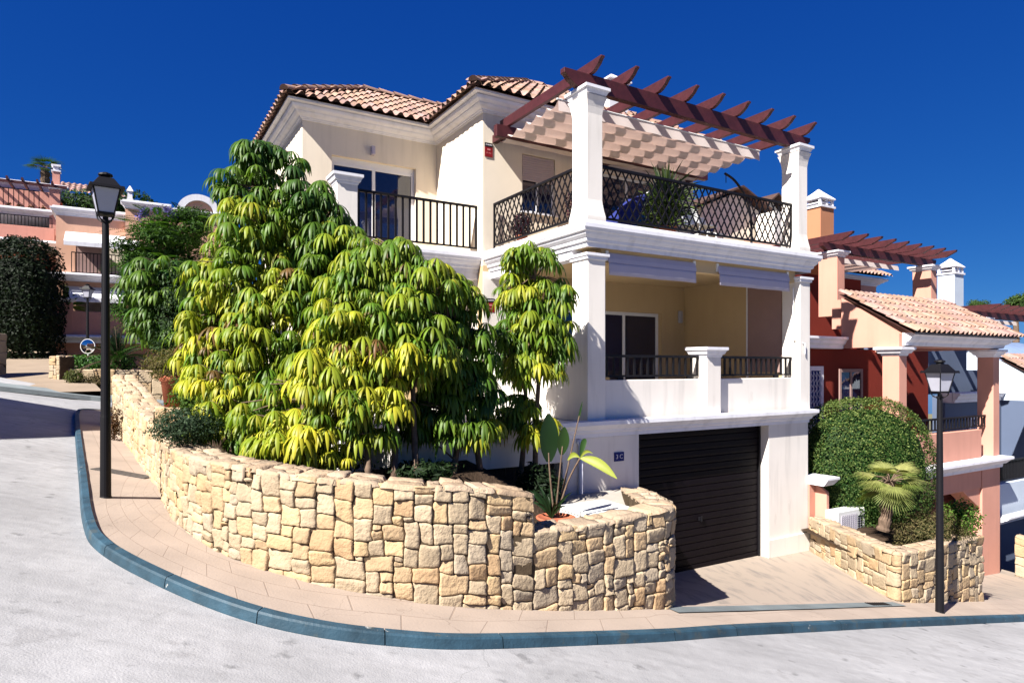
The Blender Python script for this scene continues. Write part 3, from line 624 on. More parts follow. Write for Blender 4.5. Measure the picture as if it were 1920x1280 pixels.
    q = MB(F); q.poly([(9.3,2.38,3.18),(9.32,2.38,3.08),(9.55,2.38,2.965),(14.55,2.38,2.965),(14.8,2.38,3.08),(14.82,2.38,3.18)], (0,.12,0)); pg = mk('pergola', q, M['wood'], v, bevel=.006)
    q = MB(F); x = 9.5; q.poly([(x, a, b) for a, b in ((1.72,3.36),(1.74,3.31),(1.85,3.26),(2.0,3.19),(5.0,3.19),(5.0,3.36))], (.09,0,0)); r0 = mk('rafter', q, M['wood'], pg)
    for k in range(1, 9): copy_part(r0, Vector(F((.63*k,0,0)))-Vector(F((0,0,0))), pg)
    q = MB(F); nn = 30; a = q.V(*[(9.8+4.3*i/nn, 3.1, 3.04) for i in range(nn+1)]); b = q.V(*[(9.8+4.3*i/nn, 4.8, 3.04) for i in range(nn+1)]); c = q.V(*[(9.8+4.3*i/nn, 3.08, 2.90) for i in range(nn+1)])
    for i in range(nn): q.F((a+i,a+i+1,b+i+1,b+i)); q.F((c+i,c+i+1,a+i+1,a+i))
    mk('shade_canvas', q, M['shade_cloth'], v)
    # upper body and roof behind
    B('upper_wall', wm, (10.2,16.6,5.2,9.0,1.5,3.05))
    q = MB(F); q.sweep(corn(3.10,.3,.28), [(10.2,9),(10.2,5.2),(16.6,5.2),(16.6,9)]); mk('upper_cornice', q, M['trim'], v)
    q = MB(); x0, x1, y0 = 9.85, 16.95, 4.85; D = 1.7
    tiles(q, hv(x0,y0,3.14), du, dv, x1-x0, D*k if False else D*sqrt(1+p*p), keep=lambda u, w: w/sqrt(1+p*p) < min(u, x1-x0-u)+.05)
    q.quad(hv(x0+.05,y0+.05,3.1), hv(x1-.05,y0+.05,3.1), hv(x1-D,y0+D,3.1+D*p), hv(x0+D,y0+D,3.1+D*p), (.3,.25,.22)); rf = mk('roof', q, M['tile'], v)
    # chimney with open lantern
    q = MB(F); q.box(11.64, 12.28, 4.0, 4.56, 1.5, 4.72); ch = mk('chimney', q, M[cm], v)
    q = MB(F); q.box(11.60, 12.32, 3.96, 4.60, 4.72, 4.78)
    for a in (11.64, 11.925, 12.21):
        for b in (4.0, 4.49): q.box(a, a+.07, b, b+.07, 4.78, 4.98)
    q.box(11.66,12.26,4.03,4.54,4.86,4.88)
    q.box(11.60, 12.32, 3.96, 4.60, 4.98, 5.01); q.frus(11.96, 4.28, 5.01, 5.24, .36, .32, .10, .09); q.frus(11.96, 4.28, 5.24, 5.32, .10, .09, .02, .02); mk('chimney_cap', q, M['trim'], ch)
    return v
M['cgd'] = mat('red_garage_slats', (.07,.015,.012), .5, .1, 4, 0)
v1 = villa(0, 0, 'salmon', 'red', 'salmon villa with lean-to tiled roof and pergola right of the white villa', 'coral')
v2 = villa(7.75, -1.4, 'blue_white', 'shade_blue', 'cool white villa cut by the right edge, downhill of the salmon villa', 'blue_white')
# ================================================================ GROUND
def gr(u, v, dz=0):
    k, m = (u-960)/1210, (688-v)/1210; Y = (-1.79+dz)/(m+.1797*k+.0688); return (k*Y, Y)
def smooth(pts, n=8):              # Catmull-Rom through plan or space points
    out = []; P = [pts[0]] + list(pts) + [pts[-1]]
    for i in range(1, len(P)-2):
        for k in range(n):
            t = k/n; out.append(tuple(.5*((2*b)+(-a+c)*t+(2*a-5*b+4*c-d)*t*t+(-a+3*b-3*c+d)*t**3) for a, b, c, d in zip(P[i-1], P[i], P[i+1], P[i+2])))
    out.append(tuple(pts[-1])); return out
def resample(pts, n):
    d = [0]
    for a, b in zip(pts, pts[1:]): d.append(d[-1] + sqrt(sum((x-y)**2 for x, y in zip(a, b))))
    out = []; j = 0
    for k in range(n):
        s = d[-1]*k/(n-1)
        while j < len(d)-2 and d[j+1] < s: j += 1
        t = (s-d[j])/max(1e-6, d[j+1]-d[j]); out.append(tuple(a+(b-a)*t for a, b in zip(pts[j], pts[j+1])))
    return out, d[-1]
mb = MB()
gx = [-400,-150,-70]+list(range(-40,41,4))+[70,150,400]; gy = [-60,-20]+list(range(-8,61,4))+[90,150,400]
for y in gy:
    for x in gx: mb.V((x, y, max(-28, min(9, gz(x, y))) - 1.0 - (1.3 if abs(x-4) < 12 and 6 < y < 30 else 0)))
nx = len(gx)
for j in range(len(gy)-1):
    for i in range(nx-1): mb.F((j*nx+i, j*nx+i+1, (j+1)*nx+i+1, (j+1)*nx+i))
tag(mk('ground', mb, M['grass']), kind='structure')
kpx = [(141,780),(140,812),(147,900),(155,985),(185,1037),(300,1102),(450,1162),(600,1197),(750,1214),(870,1219),(1060,1213),(1250,1204),(1400,1192),(1600,1181),(1760,1173),(1920,1166)]
K0 = [(-6.5,18.0),(-8.5,17.2),(-9.9,16.3),(-10.3,15.5)] + [gr(u, v, -.09) for u, v in kpx] + [(12.5,12.9),(24,20.2)]
KP = smooth(K0, 8)
mb = MB(); XS = [-30,-22,-17]+[x*.5 for x in range(-26,30)]+[18,24,30]; YS = [-8,-4]+[y*.5 for y in range(-2,46)]+[26,30]
for y in YS:
    for x in XS: mb.V((x, y, gz(x, y)-.083+.008*noise.noise((x*.5, y*.5, 0))))
nx = len(XS)
def inroad(x, y):
    if y > 19.5: return False
    # right of the kerb curve = lot side
    best, side = 1e9, 0
    for a, b in zip(KP[::4], KP[4::4]):
        mx, my = (a[0]+b[0])/2, (a[1]+b[1])/2; dd = (mx-x)**2+(my-y)**2
        if dd < best: best = dd; side = (b[0]-a[0])*(y-a[1])-(b[1]-a[1])*(x-a[0])
    return side < 0 or best < (2.0 if x < -2 else .45)
for j in range(len(YS)-1):
    for i in range(nx-1):
        if inroad((XS[i]+XS[i+1])/2, (YS[j]+YS[j+1])/2): mb.F((j*nx+i, j*nx+i+1, (j+1)*nx+i+1, (j+1)*nx+i))
tag(mk('road', mb, M['road'], smooth=True), kind='structure')
# kerb stones
KR, KL = resample(KP, 420)
def knorm(P, i):
    a, b = P[max(0, i-1)], P[min(len(P)-1, i+1)]; d = Vector((b[0]-a[0], b[1]-a[1])).normalized(); return Vector((-d.y, d.x))
def kerb_strip(P, step, ln):
    mb = MB(); prof = [(0,-.30),(.0,-.085),(.010,-.018),(.022,-.004),(.085,.002),(.085,-.3)]
    i = 0
    while i < len(P)-1:
        j = min(len(P)-1, i+ln); t = random.uniform(.8, 1.2); rings = []
        for q in range(i, j+1):
            n = knorm(P, q); d = Vector((-n.y, n.x))*-1; sh = .004 if q == i else (-.004 if q == j else 0)
            c = Vector(P[q]) + Vector((n.y, -n.x))*sh
            rings.append(mb.V(*[(c.x+n.x*o, c.y+n.y*o, gz(c.x, c.y)+z+.01) for o, z in prof]))
        for a, b in zip(rings, rings[1:]):
            for q in range(len(prof)-1): mb.F((a+q, b+q, b+q+1, a+q+1), t)
        mb.F([rings[0]+q for q in range(len(prof))], t*.5); mb.F([rings[-1]+q for q in range(len(prof))][::-1], t*.5)
        i = j
    return mb
tag(mk('kerb', kerb_strip(KR, 1, max(2, int(.95/(KL/419)))), M['kerb']), kind='structure')
# stone wall plan lines (foot of the wall on the pavement)
A0 = [(-8.35,13.6),(-8.21,13.27),(-7.0,11.6),(-6.1,10.4),(-5.2,9.15),(-4.56,8.30)]
B0 = [(-4.56,8.30),(-3.79,7.11),(-3.24,6.45),(-2.75,6.0),(-2.33,5.76),(-1.83,5.60),(-1.3,5.54),(-.75,5.58),(-.3,5.70),(.2,5.94)]
C0 = [(.2,5.94),(.55,6.13),(.95,6.38),(1.35,6.63),(1.62,6.80)]
IN = smooth([(-6.0,16.6),(-7.3,15.9),(-8.2,14.9),(-8.4,14.2)], 4) + A0 + B0[1:] + C0[1:]
inner = smooth(IN, 3) + [(5.70,9.50),(8.15,11.05)] + [(13.4,14.6),(24,21.8)]
# pair kerb and inner boundary by nearest progress
kin = [(a[0]+knorm(KR, i).x*.083, a[1]+knorm(KR, i).y*.083) for i, a in enumerate(KR)]
anch = [(-14.5,-15.5),]
keyK = [(-6.5,18.0),(-9.9,16.3),gr(141,780,-.09),gr(140,812,-.09),gr(147,900,-.09),gr(155,985,-.09),gr(300,1102,-.09),gr(600,1197,-.09),gr(870,1219,-.09),gr(1250,1204,-.09),gr(1400,1192,-.09),gr(1760,1173,-.09),(12.5,12.9),(24,20.2)]
keyI = [(-6.0,16.6),(-7.3,15.9),(-8.4,14.2),(-8.21,13.27),(-5.2,9.15),(-4.56,8.30),(-3.24,6.45),(-1.83,5.60),(-.3,5.70),(1.35,6.63),(1.62,6.80),(5.70,9.50),(13.4,14.6),(24,21.8)]
def nearest(P, q): return min(range(len(P)), key=lambda i: (P[i][0]-q[0])**2+(P[i][1]-q[1])**2)
mb = MB(); ki = [nearest(kin, q) for q in keyK]; ii = [nearest(inner, q) for q in keyI]; s_acc = 0; prev = None; rows = []
NW = 7
for a in range(len(ki)-1):
    P1 = resample(kin[ki[a]:ki[a+1]+1], 24)[0] if ki[a+1] > ki[a] else [kin[ki[a]]]*24
    seg = inner[ii[a]:ii[a+1]+1]; P2 = resample(seg, 24)[0] if len(seg) > 1 else [inner[ii[a]]]*24
    for q in range(24 if a == len(ki)-2 else 23):
        p, r = Vector(P1[q]), Vector(P2[q])
        if prev is not None: s_acc += (p-prev).length
        prev = p; e = (r-p).normalized()*.14 if (r-p).length > 0 else Vector((0,0)); r2 = r+e; row = []
        for w in range(NW+1):
            c = p + (r2-p)*w/NW; row.append(mb.V((c.x, c.y, gz(c.x, c.y)+.004*noise.noise((c.x*2, c.y*2, 3)))))
            mb.uv.append((s_acc, (c-p).length))
        rows.append(row)
for a, b in zip(rows, rows[1:]):
    for w in range(NW): mb.F((a[w], b[w], b[w+1], a[w+1]))
tag(mk('sidewalk', mb, M['pave']), kind='structure')
def patch(name, A, B, Cc, D, m, n=14):
    mb = MB()
    for j in range(n+1):
        t = j/n; tt = t*t*(3-2*t)*.5 + t*.5
        for i in range(n+1):
            s = i/n; P = [A[k]+(B[k]-A[k])*s for k in range(3)]; Qq = [D[k]+(Cc[k]-D[k])*s for k in range(3)]
            mb.V((P[0]+(Qq[0]-P[0])*t, P[1]+(Qq[1]-P[1])*t, P[2]+(Qq[2]-P[2])*tt))
    for j in range(n):
        for i in range(n): mb.F((j*(n+1)+i, j*(n+1)+i+1, (j+1)*(n+1)+i+1, (j+1)*(n+1)+i))
    return tag(mk(name, mb, m, smooth=True), kind='structure')
def g3(x, y, dz=0): return (x, y, gz(x, y)+dz)
patch('driveway', g3(1.45,6.70,-.012), g3(5.75,9.55,-.012), H((5.9,.5,-3.47)), H((.7,.5,-3.47)), M['drive'])
patch('driveway', g3(8.0,10.98,-.012), g3(13.5,14.7,-.012), H((13.6,.9,-5.2)), H((8.2,.9,-5.0)), M['drive'])
mb = MB()                          # faded blue strip at the mouth of the drive
P = [(1.66,6.83),(2.6,7.44),(3.7,8.16),(4.9,8.96),(5.62,9.43)]
for a in P: mb.V((a[0]+.075, a[1]-.11, gz(*a)+.008), (a[0]-.03, a[1]+.05, gz(*a)+.004))
for i in range(len(P)-1): mb.F((2*i, 2*i+2, 2*i+3, 2*i+1), .9+.04*i)
tag(mk('drain_strip', mb, M['strip']), kind='structure')
mb = MB()
P = [(5.0,8.92),(5.42,9.18)]
for k in range(9):
    a = Vector(P[0]) + (Vector(P[1])-Vector(P[0]))*k/9; b = Vector(P[0]) + (Vector(P[1])-Vector(P[0]))*(k+.55)/9; n = Vector((-.53,.85))*.13; z = gz(*a)+.012
    mb.hexa([(a.x,a.y,z-.03),(b.x,b.y,z-.03),(b.x+n.x,b.y+n.y,z-.03),(a.x+n.x,a.y+n.y,z-.03),(a.x,a.y,z),(b.x,b.y,z),(b.x+n.x,b.y+n.y,z),(a.x+n.x,a.y+n.y,z)])
tag(mk('drain_grate', mb, M['iron']), 'dark iron drain grate set in the pavement beside the dark garage drive', 'drain')
x, y = gr(230, 887)
mb = MB(); mb.box(x-.36, x+.36, y-.12, y+.12, gz(x,y)-.03, gz(x,y)+.0); 
mb.v = [(a, b, c + (gz(a,b)-gz(x,y)) + .012) for a, b, c in mb.v]
tag(mk('manhole_cover', mb, mat('cast_iron_cover', (.09,.08,.075), .7, .4, 20, .6, 60)), 'flat grey cover plate in the pavement beside the near lamp post', 'cover')
# planting bed inside the long wall
mb = MB(); bed = [(-8.2,13.6),(-6.9,11.9),(-5.0,9.3),(-4.35,8.4),(-3.5,7.15),(-2.6,6.3),(-1.8,5.95),(-.8,5.95),(.2,6.35),(1.4,7.0),(1.75,7.6),(1.95,9.95)]
far = [(-9.5,19),(-6,17),(-4.5,14),(-3.9,12.5),(-3.0,7.5),(-2.7,7.3),(-2.0,7.7),(-1.2,8.2),(-.6,8.5),(.6,9.3),(1.2,9.7),(1.9,10.15)]
for (a, b), (c, d) in zip(bed, far):
    for k in range(7):
        t = k/6; x, y = a+(c-a)*t, b+(d-b)*t; z = max(-1.25, gz(x, y)+.35) if x < -.3 else -1.75 - .30*x
        mb.V((x, y, z + .05*noise.noise((x*3, y*3, 1))))
for i in range(len(bed)-1):
    for k in range(6): mb.F((i*7+k, (i+1)*7+k, (i+1)*7+k+1, i*7+k+1))
tag(mk('planting_bed', mb, M['soil'], smooth=True), kind='structure')
mb = MB(); mb.poly([(.45,6.75,-2.1),(1.4,7.2,-2.1),(1.62,7.6,-2.1),(1.8,9.9,-2.1),(-.9,8.3,-2.1),(-.2,7.2,-2.1)], (0,0,.25)); tag(mk('added_bounce_pavement', mb, M['court']), kind='structure')  # pale paving added to bounce sunlight onto the shaded base wall
mb = MB(); q = [g3(5.7,9.6), g3(8.1,11.1), H((8.3,.6,-3.0)), H((5.3,.6,-3.0))]
for a in q: mb.V((a[0], a[1], -3.05))
mb.F((0,1,2,3)); tag(mk('planting_bed', mb, M['soil']), kind='structure')
# pale path climbing on the far left
mb = MB(); pl = [(-14.2,16.6),(-12.0,18.9)]; ph = [(-26.5,33),(-23.2,33)]
rows = []
for k in range(9):
    t = k/8; a = (pl[0][0]+(ph[0][0]-pl[0][0])*t, pl[0][1]+(ph[0][1]-pl[0][1])*t); b = (pl[1][0]+(ph[1][0]-pl[1][0])*t, pl[1][1]+(ph[1][1]-pl[1][1])*t)
    z = -.70 + 1.75*t
    rows.append(mb.V((a[0]-6,a[1]-3,z),(*a,z),(*b,z),(b[0]+.3,b[1],z-2)))
for a, b in zip(rows, rows[1:]):
    for q in range(3): mb.F((a+q, a+q+1, b+q+1, b+q))
tag(mk('path', mb, M['path']), kind='structure')
mb = MB(); FP = [(-17.5,13.9),(-14.2,16.3),(-12.1,18.5),(-10.6,19.6),(-8.6,20.4)]
for a in FP: mb.V((a[0]+.12,a[1]-.15,gz(*a)-.10),(a[0]+.1,a[1]-.13,gz(*a)+.02),(a[0]-.1,a[1]+.13,gz(*a)+.03),(a[0]-.5,a[1]+1.2,gz(*a)+.03))
for i in range(len(FP)-1):
    for q in range(3): mb.F((4*i+q, 4*i+4+q, 4*i+5+q, 4*i+1+q), 1.3)
tag(mk('far_kerb', mb, M['strip']), kind='structure')
# ================================================================ STONE WALLS
TN = [(1,1,1)]*9 + [(1.08,.98,.86)]*3 + [(.92,.95,1.02)]*2 + [(1.02,.93,.82)]*2 + [(1.18,1.08,.9)]*2 + [(1.03,.88,.74)]
def stone_wall(name, label, path, zt, zb, thick, cell=.088, parent=None, bright=1.0, top=True, both=False):
    """path: plan points, outer face on the right; zt, zb: heights along the path (lists)"""
    n = max(30, int(sum(sqrt((a[0]-b[0])**2+(a[1]-b[1])**2) for a, b in zip(path, path[1:]))/.04))
    full = [(*p, a, b) for p, a, b in zip(path, zt, zb)]
    P, Ln = resample(smooth(full, 6) if len(path) > 2 else full, n)
    def at_s(s):
        f = max(0, min(n-1.001, s/Ln*(n-1))); i = int(f); t = f-i; a, b = P[i], P[i+1]
        p = [x+(y-x)*t for x, y in zip(a, b)]; i0, i1 = max(0, i-2), min(n-1, i+3)
        d = Vector((P[i1][0]-P[i0][0], P[i1][1]-P[i0][1])).normalized(); return p, Vector((d.y, -d.x))
    def pos(s, h, d):              # h below the coping
        p, nn = at_s(s); return (p[0]+nn.x*d, p[1]+nn.y*d, p[2]-h)
    mb = MB(); Hm = max(p[2]-p[3] for p in P)+.12; fc = cell/2.0; NX, NZ = max(4, int(Ln/fc)), max(4, int(Hm/fc)); cx, cz = Ln/NX, Hm/NZ
    occ = [[False]*NZ for _ in range(NX)]; so = random.random()*50
    def warp(s, h):
        return (min(Ln, max(0, s + cell*.30*noise.noise((s*4.3+so, h*4.3, 1.7)) + cell*.14*noise.noise((s*15+so, h*15, 4)))),
                max(0, h + cell*.34*noise.noise((s*3.3+so, h*4.3, 9.1)) + cell*.14*noise.noise((s*15+so, h*15, 7))) if h > .01 else h)
    for j in range(NZ):
        for i in range(NX):
            if occ[i][j]: continue
            wm = 0
            while wm < 9 and i+wm < NX and not occ[i+wm][j]: wm += 1
            w = min(wm, random.choice((2,3,3,4,4,4,5,6)))
            if wm-w == 1 or wm-w == 2 and random.random() < .7: w = wm if wm <= 6 else w-1
            h = random.choice((2,3,3,4,4,5)) if w > 2 else random.choice((1,2,2,3)) if w == 2 else random.choice((1,1,2))
            if w > 4: h = min(h, 4)
            h = min(h, NZ-j)
            if NZ-j-h in (1, 2): h = min(NZ-j, h+1)
            for a in range(w):
                for b in range(h): occ[i+a][j+b] = True
            p, _n = at_s((i+w/2)*cx)
            if j*cz > p[2]-p[3]+.08: continue
            g = random.uniform(.0003, .0030); s0, s1, h0, h1 = i*cx, (i+w)*cx, j*cz, (j+h)*cz
            base = random.uniform(-.006, .010); tn = random.choice(TN); br = random.uniform(.92, 1.10)*bright; t = tuple(c*br for c in tn)
            sl = (random.uniform(-.03,.03), random.uniform(-.03,.03)); SP = (0,.022,.10,.28,.5,.72,.90,.978,1); N_ = 8; idx = []; sd = random.random()*90
            for b in range(N_+1):
                for a in range(N_+1):
                    fa, fb = SP[a], SP[b]
                    ss, hh = s0+(s1-s0)*fa, h0+(h1-h0)*fb; e = min(ss-s0, s1-ss, hh-h0, h1-hh)
                    cr = min(ss-s0, s1-ss)+min(hh-h0, h1-hh)
                    ss2, hh2 = warp(ss, hh); cxm, czm = warp((s0+s1)/2, (h0+h1)/2)
                    sh = 1 - g*2/min(s1-s0, h1-h0)*1.0; pull = max(0, .018-cr)*.22
                    ss2 = cxm+(ss2-cxm)*(sh) - (pull if ss > (s0+s1)/2 else -pull); hh2 = czm+(hh2-czm)*sh - (pull if hh > (h0+h1)/2 else -pull)
                    d = -.026 + (.026+base)*(1-math.exp(-max(0,e)/.0022)) + (fa-.5)*sl[0]+(fb-.5)*sl[1] + .010*noise.noise((ss*22+sd, hh*22, 5)) + .008*noise.noise((ss*50+sd, hh*50, 2))
                    idx.append(mb.V(pos(ss2, hh2, d)))
            M_ = N_+1
            for b in range(N_):
                for a in range(N_): mb.F((idx[b*M_+a], idx[(b+1)*M_+a], idx[(b+1)*M_+a+1], idx[b*M_+a+1]), t)
    w = mk(name, mb, M['stone'], parent, smooth=True)
    # core
    mb = MB(); k = max(20, int(Ln/.1)); rings = []
    for q in range(k+1):
        s = Ln*q/k; p, nn = at_s(s); s_in = .012
        rings.append(mb.V((p[0]-nn.x*.020, p[1]-nn.y*.020, p[3]-.3), (p[0]-nn.x*.020, p[1]-nn.y*.020, p[2]-.035), (p[0]-nn.x*thick, p[1]-nn.y*thick, p[2]-.035), (p[0]-nn.x*thick, p[1]-nn.y*thick, p[3]-.3)))
    for a, b in zip(rings, rings[1:]):
        for q in range(3): mb.F((a+q, b+q, b+q+1, a+q+1))
    mb.F([rings[0]+q for q in range(4)]); mb.F([rings[-1]+q for q in range(4)][::-1])
    c = mk('mortar_core', mb, M['mortar'], w)
    if top:                        # rough flat coping stones
        mb = MB(); s = 0
        while s < Ln-.03:
            l = min(random.uniform(.14, .42), Ln-s); 
            if Ln-s-l < .1: l = Ln-s
            cuts = [0, 1] if random.random() < .35 else [0, random.uniform(.3,.7), 1]
            if random.random() < .2: cuts = [0, .3, .62, 1]
            for c0, c1 in zip(cuts, cuts[1:]):
                tn = random.choice(TN); br = random.uniform(.8, 1.1)*bright; t = tuple((.35*q2+.65)*br*v for q2, v in zip(tn, (1.0,.97,1.02)))
                lift = random.uniform(-.012, .014); sd = random.random()*70; NA, NB = 6, 5; idx = []
                for b in range(NB+1):
                    for a in range(NA+1):
                        fa, fb = .5+.5*sin((a/NA-.5)*pi), .5+.5*sin((b/NB-.5)*pi)
                        ss = s+.006+(l-.012)*fa; dd = .012-(thick+.02)*(c0+(c1-c0)*fb); e = min(a, NA-a, 2*b, 2*(NB-b))
                        ss += .02*noise.noise((ss*6, dd*6, sd)); dd += .02*noise.noise((ss*6, dd*6, sd+9)) - (.006 if b == 0 else -.006 if b == NB else 0)
                        z = (-.04 if e == 0 else 0) + lift + .014*noise.noise((ss*14, dd*14, sd)) + .012*noise.noise((ss*35, dd*35, sd))
                        idx.append(mb.V(pos(ss, -z, dd)))
                for b in range(NB):
                    for a in range(NA): q = NA+1; mb.F((idx[b*q+a], idx[b*q+a+1], idx[(b+1)*q+a+1], idx[(b+1)*q+a]), t)
            s += l
        mk('coping', mb, M['stone'], w, smooth=True)
    if label: tag(w, label, 'stone wall')
    return w
zA = [gz(*p)-.02 for p in A0]
stone_wall('stone_wall', 'far stretch of pale stone wall running back behind the near lamp post', A0, [-.16,-.21,-.44,-.62,-.72,-.79], zA, .42, .11, bright=1.12)
zB = [gz(*p)-.02 for p in B0]
stone_wall('stone_wall', 'long curved stone wall in front of the umbrella trees', B0, [-.83,-.86,-.89,-.885,-.90,-.945,-.985,-1.03,-1.07,-1.165], zB, .40)
C1 = C0 + [(1.74,6.95),(1.79,7.15),(1.80,7.6),(1.84,8.4),(1.93,9.3),(2.02,9.98)]
stone_wall('stone_wall', 'low end of the stone wall curling round to the dark garage door', C1, [-1.52,-1.52,-1.52,-1.51,-1.50,-1.50,-1.50,-1.53,-1.62,-1.76,-1.88], [gz(*p)-.02 for p in C0]+[-2.6,-2.7,-2.9,-3.2,-3.5,-3.55], .34)
mb = MB(); p = Vector(B0[-1]); n = Vector((-.45,.9)).normalized()   # end face of the high wall
D0 = [(.2,5.94),(.05,6.28)]
stone_wall('wall_end', None, D0, [-1.165,-1.165], [-1.6,-1.6], .2, .095, top=False, parent=[o for o in C.objects if o.name == 'stone_wall.001'][0])
R0 = [(5.62,12.22),(5.60,11.2),(5.63,10.2),(5.68,9.72),(5.80,9.60),(6.5,10.0),(7.3,10.52),(8.05,11.02)]
stone_wall('stone_wall', 'stone planter wall with the air conditioner behind the right lamp post', R0, [-2.82,-2.80,-2.78,-2.77,-2.77,-2.80,-2.83,-2.87], [-3.62,-3.6,-3.56,-3.56]+[gz(*p)-.02 for p in R0[4:]], .30, .10)
T0 = [H((13.0,-.3,0))[:2], H((13.1,-1.2,0))[:2], H((13.3,-2.2,0))[:2], H((14.4,-2.3,0))[:2], H((16,-2.3,0))[:2]]
stone_wall('stone_wall', 'low stone wall at the right edge beside the salmon pier', T0, [-4.15,-4.3,-4.45,-4.5,-4.7], [gz(*p)-.1 for p in T0], .3, .14)
# ================================================================ LEAVES
def umbrella(mb, c, R, n, tint, droop=1.0):
    c = Vector(c); off = random.random()*6.28; tl = Vector((random.uniform(-.25,.25), random.uniform(-.25,.25), 0))
    for k in range(n):
        th = off + 2*pi*k/n + random.uniform(-.12,.12); d = Vector((cos(th), sin(th), 0)); sd = Vector((-sin(th), cos(th), 0))
        l = R*random.uniform(.85, 1.12); W_ = l*random.uniform(.060, .084); dr = droop*random.uniform(.8, 1.15); tw = random.uniform(-.5,.5)
        g = random.uniform(.75, 1.25); t = (tint[0]*g*random.uniform(.85,1.15), tint[1]*g, tint[2]*g); i = None
        for q in range(6):
            tt = q/5; rad = l*(.66*sin(min(1.57, tt*1.6))); dn = l*dr*(1.0*tt**1.9*(1.05-.15*tt))
            p = c + d*rad + Vector((0,0,-dn)) + Vector((0,0,1))*(d.dot(tl))*rad + sd*(tw*l*.12*tt*tt)
            w = W_*(0.10, .45, .95, 1.1, .85, .10)[q]; up = Vector((0,0,1))*cos(tt*1.3) + d*sin(tt*1.3)
            j = mb.V(tuple(p + sd*w - up*w*.35), tuple(p), tuple(p - sd*w - up*w*.35))
            if i is not None: mb.F((i, j, j+1, i+1), t); mb.F((i+1, j+1, j+2, i+2), t)
            i = j
def utint(b):                     # 0 dark green .. 1 yellow
    b = max(0, min(1, b)); a0, a1, a2 = (.030,.085,.012), (.115,.200,.014), (.46,.44,.030)
    return tuple(x+(y-x)*b*2 for x, y in zip(a0, a1)) if b < .5 else tuple(x+(y-x)*(b*2-1) for x, y in zip(a1, a2))
def umbrella_tree(label, Y, stems, blobs, R=.225):
    """stems: lists of (u, v, dY); blobs: (u, v, dY, rx, ry, rz, count, yellow)"""
    foot = at(stems[0][0][0], stems[0][0][1], Y+stems[0][0][2]); t = thing('umbrella_tree', foot, label, 'tree', 'umbrella trees behind the long stone wall')
    mb = MB(); axis = []
    for s in stems:
        P = smooth([at(u, v, Y+d) for u, v, d in s], 6); axis += P
        mb.tube(P, [.042*(1-.6*k/len(P)) for k in range(len(P))], 7)
    cr = MB()
    for u, v, dY, rx, ry, rz, cnt, yel in blobs:
        c = Vector(at(u, v, Y+dY))
        for k in range(int(cnt*2.75)):
            a = random.uniform(0, 2*pi); zz = random.uniform(-.75, 1); r = sqrt(max(0, 1-zz*zz)); f = random.uniform(.72, 1.02) if random.random() < .75 else random.uniform(.3,.72)
            h = c + Vector((rx*1.06*r*cos(a)*f, ry*r*sin(a)*f, rz*zz*f))
            umbrella(cr, h, R*random.uniform(.62, 1.22), random.randint(10, 16), (utint(yel + random.uniform(-.26, .24)) if random.random() > .015 else (.16,.09,.03)), random.uniform(.8, 1.15))
            if random.random() < .7:   # leaf stalk back to the nearest stem
                q = min(axis[::2], key=lambda p: (p[0]-h.x)**2+(p[1]-h.y)**2+(p[2]-(h.z-.12))**2*.6); q = Vector(q)
                if (q-h).length < 1.5: mb.tube([q, (q+h)/2+Vector((0,0,.03)), h], [.012,.008,.006], 4, cap=False)
    mk('trunk', mb, M['bark'], t, smooth=True); mk('crown', cr, L['umb'], t, smooth=True); return t
umbrella_tree('tallest umbrella tree, its dark green top reaching the wing eaves', 8.2,
    [[(560,885,-.7),(545,720,-.3),(520,520,0),(490,300,0)], [(500,870,-.9),(500,700,-.3),(470,480,0)], [(610,880,-.6),(600,700,-.2),(590,480,.0),(560,380,0)]],
    [(478,290,0,.30,.30,.20,16,.12),(520,300,.1,.30,.3,.2,9,.10),(470,345,0,.42,.42,.30,20,.24),(575,372,0,.32,.4,.28,17,.22),(480,425,0,.48,.6,.42,36,.55),(605,440,.1,.36,.4,.55,28,.22),(470,520,0,.75,.7,.55,52,.62),
     (590,540,-.1,.5,.6,.5,34,.42),(420,600,-.1,.42,.6,.5,34,.78),(500,640,-.2,.75,.65,.6,50,.62),(430,700,-.3,.45,.5,.42,28,.88),(560,720,-.3,.5,.5,.5,28,.45),(640,480,-.1,.34,.5,.5,24,.5),(655,560,-.3,.3,.45,.4,16,.6),(385,660,-.1,.3,.4,.4,16,.9),(400,790,-.5,.32,.3,.22,9,.55),(470,800,-.6,.35,.3,.2,9,.6),(440,740,-.5,.35,.35,.3,14,.8),(540,790,-.5,.4,.3,.22,11,.5),(520,560,-.45,.45,.3,.5,18,.7)])
umbrella_tree('low umbrella tree with yellow leaves hanging over the wall below the tallest one', 7.0,
    [[(620,885,0),(610,800,0),(600,700,.1)], [(560,875,.1),(570,790,.1),(560,720,.2)]],
    [(610,690,.1,.35,.4,.34,20,.8),(560,800,0,.40,.35,.26,22,.92),(640,760,0,.32,.35,.30,14,.62),(500,760,.2,.30,.3,.3,9,.5),(620,850,.0,.28,.25,.12,6,.85),(500,825,.15,.25,.22,.12,6,.7),(690,800,.1,.25,.25,.2,7,.6)])
umbrella_tree('yellow-green umbrella tree in the middle of the row, below the wing balcony', 7.5,
    [[(690,890,-.5),(690,780,-.2),(700,600,0),(730,470,.1)], [(780,890,-.3),(775,760,0),(770,560,0)], [(740,895,-.4),(735,760,-.2),(680,600,0)]],
    [(725,465,.2,.42,.35,.16,15,.5),(680,520,.1,.42,.45,.36,28,.52),(790,525,.2,.42,.45,.30,26,.55),(730,580,0,.5,.5,.42,34,.62),(650,610,-.1,.38,.5,.4,26,.66),(720,660,-.15,.5,.5,.45,34,.78),(690,735,-.2,.42,.4,.34,22,.86),(790,640,0,.4,.45,.4,24,.5)])
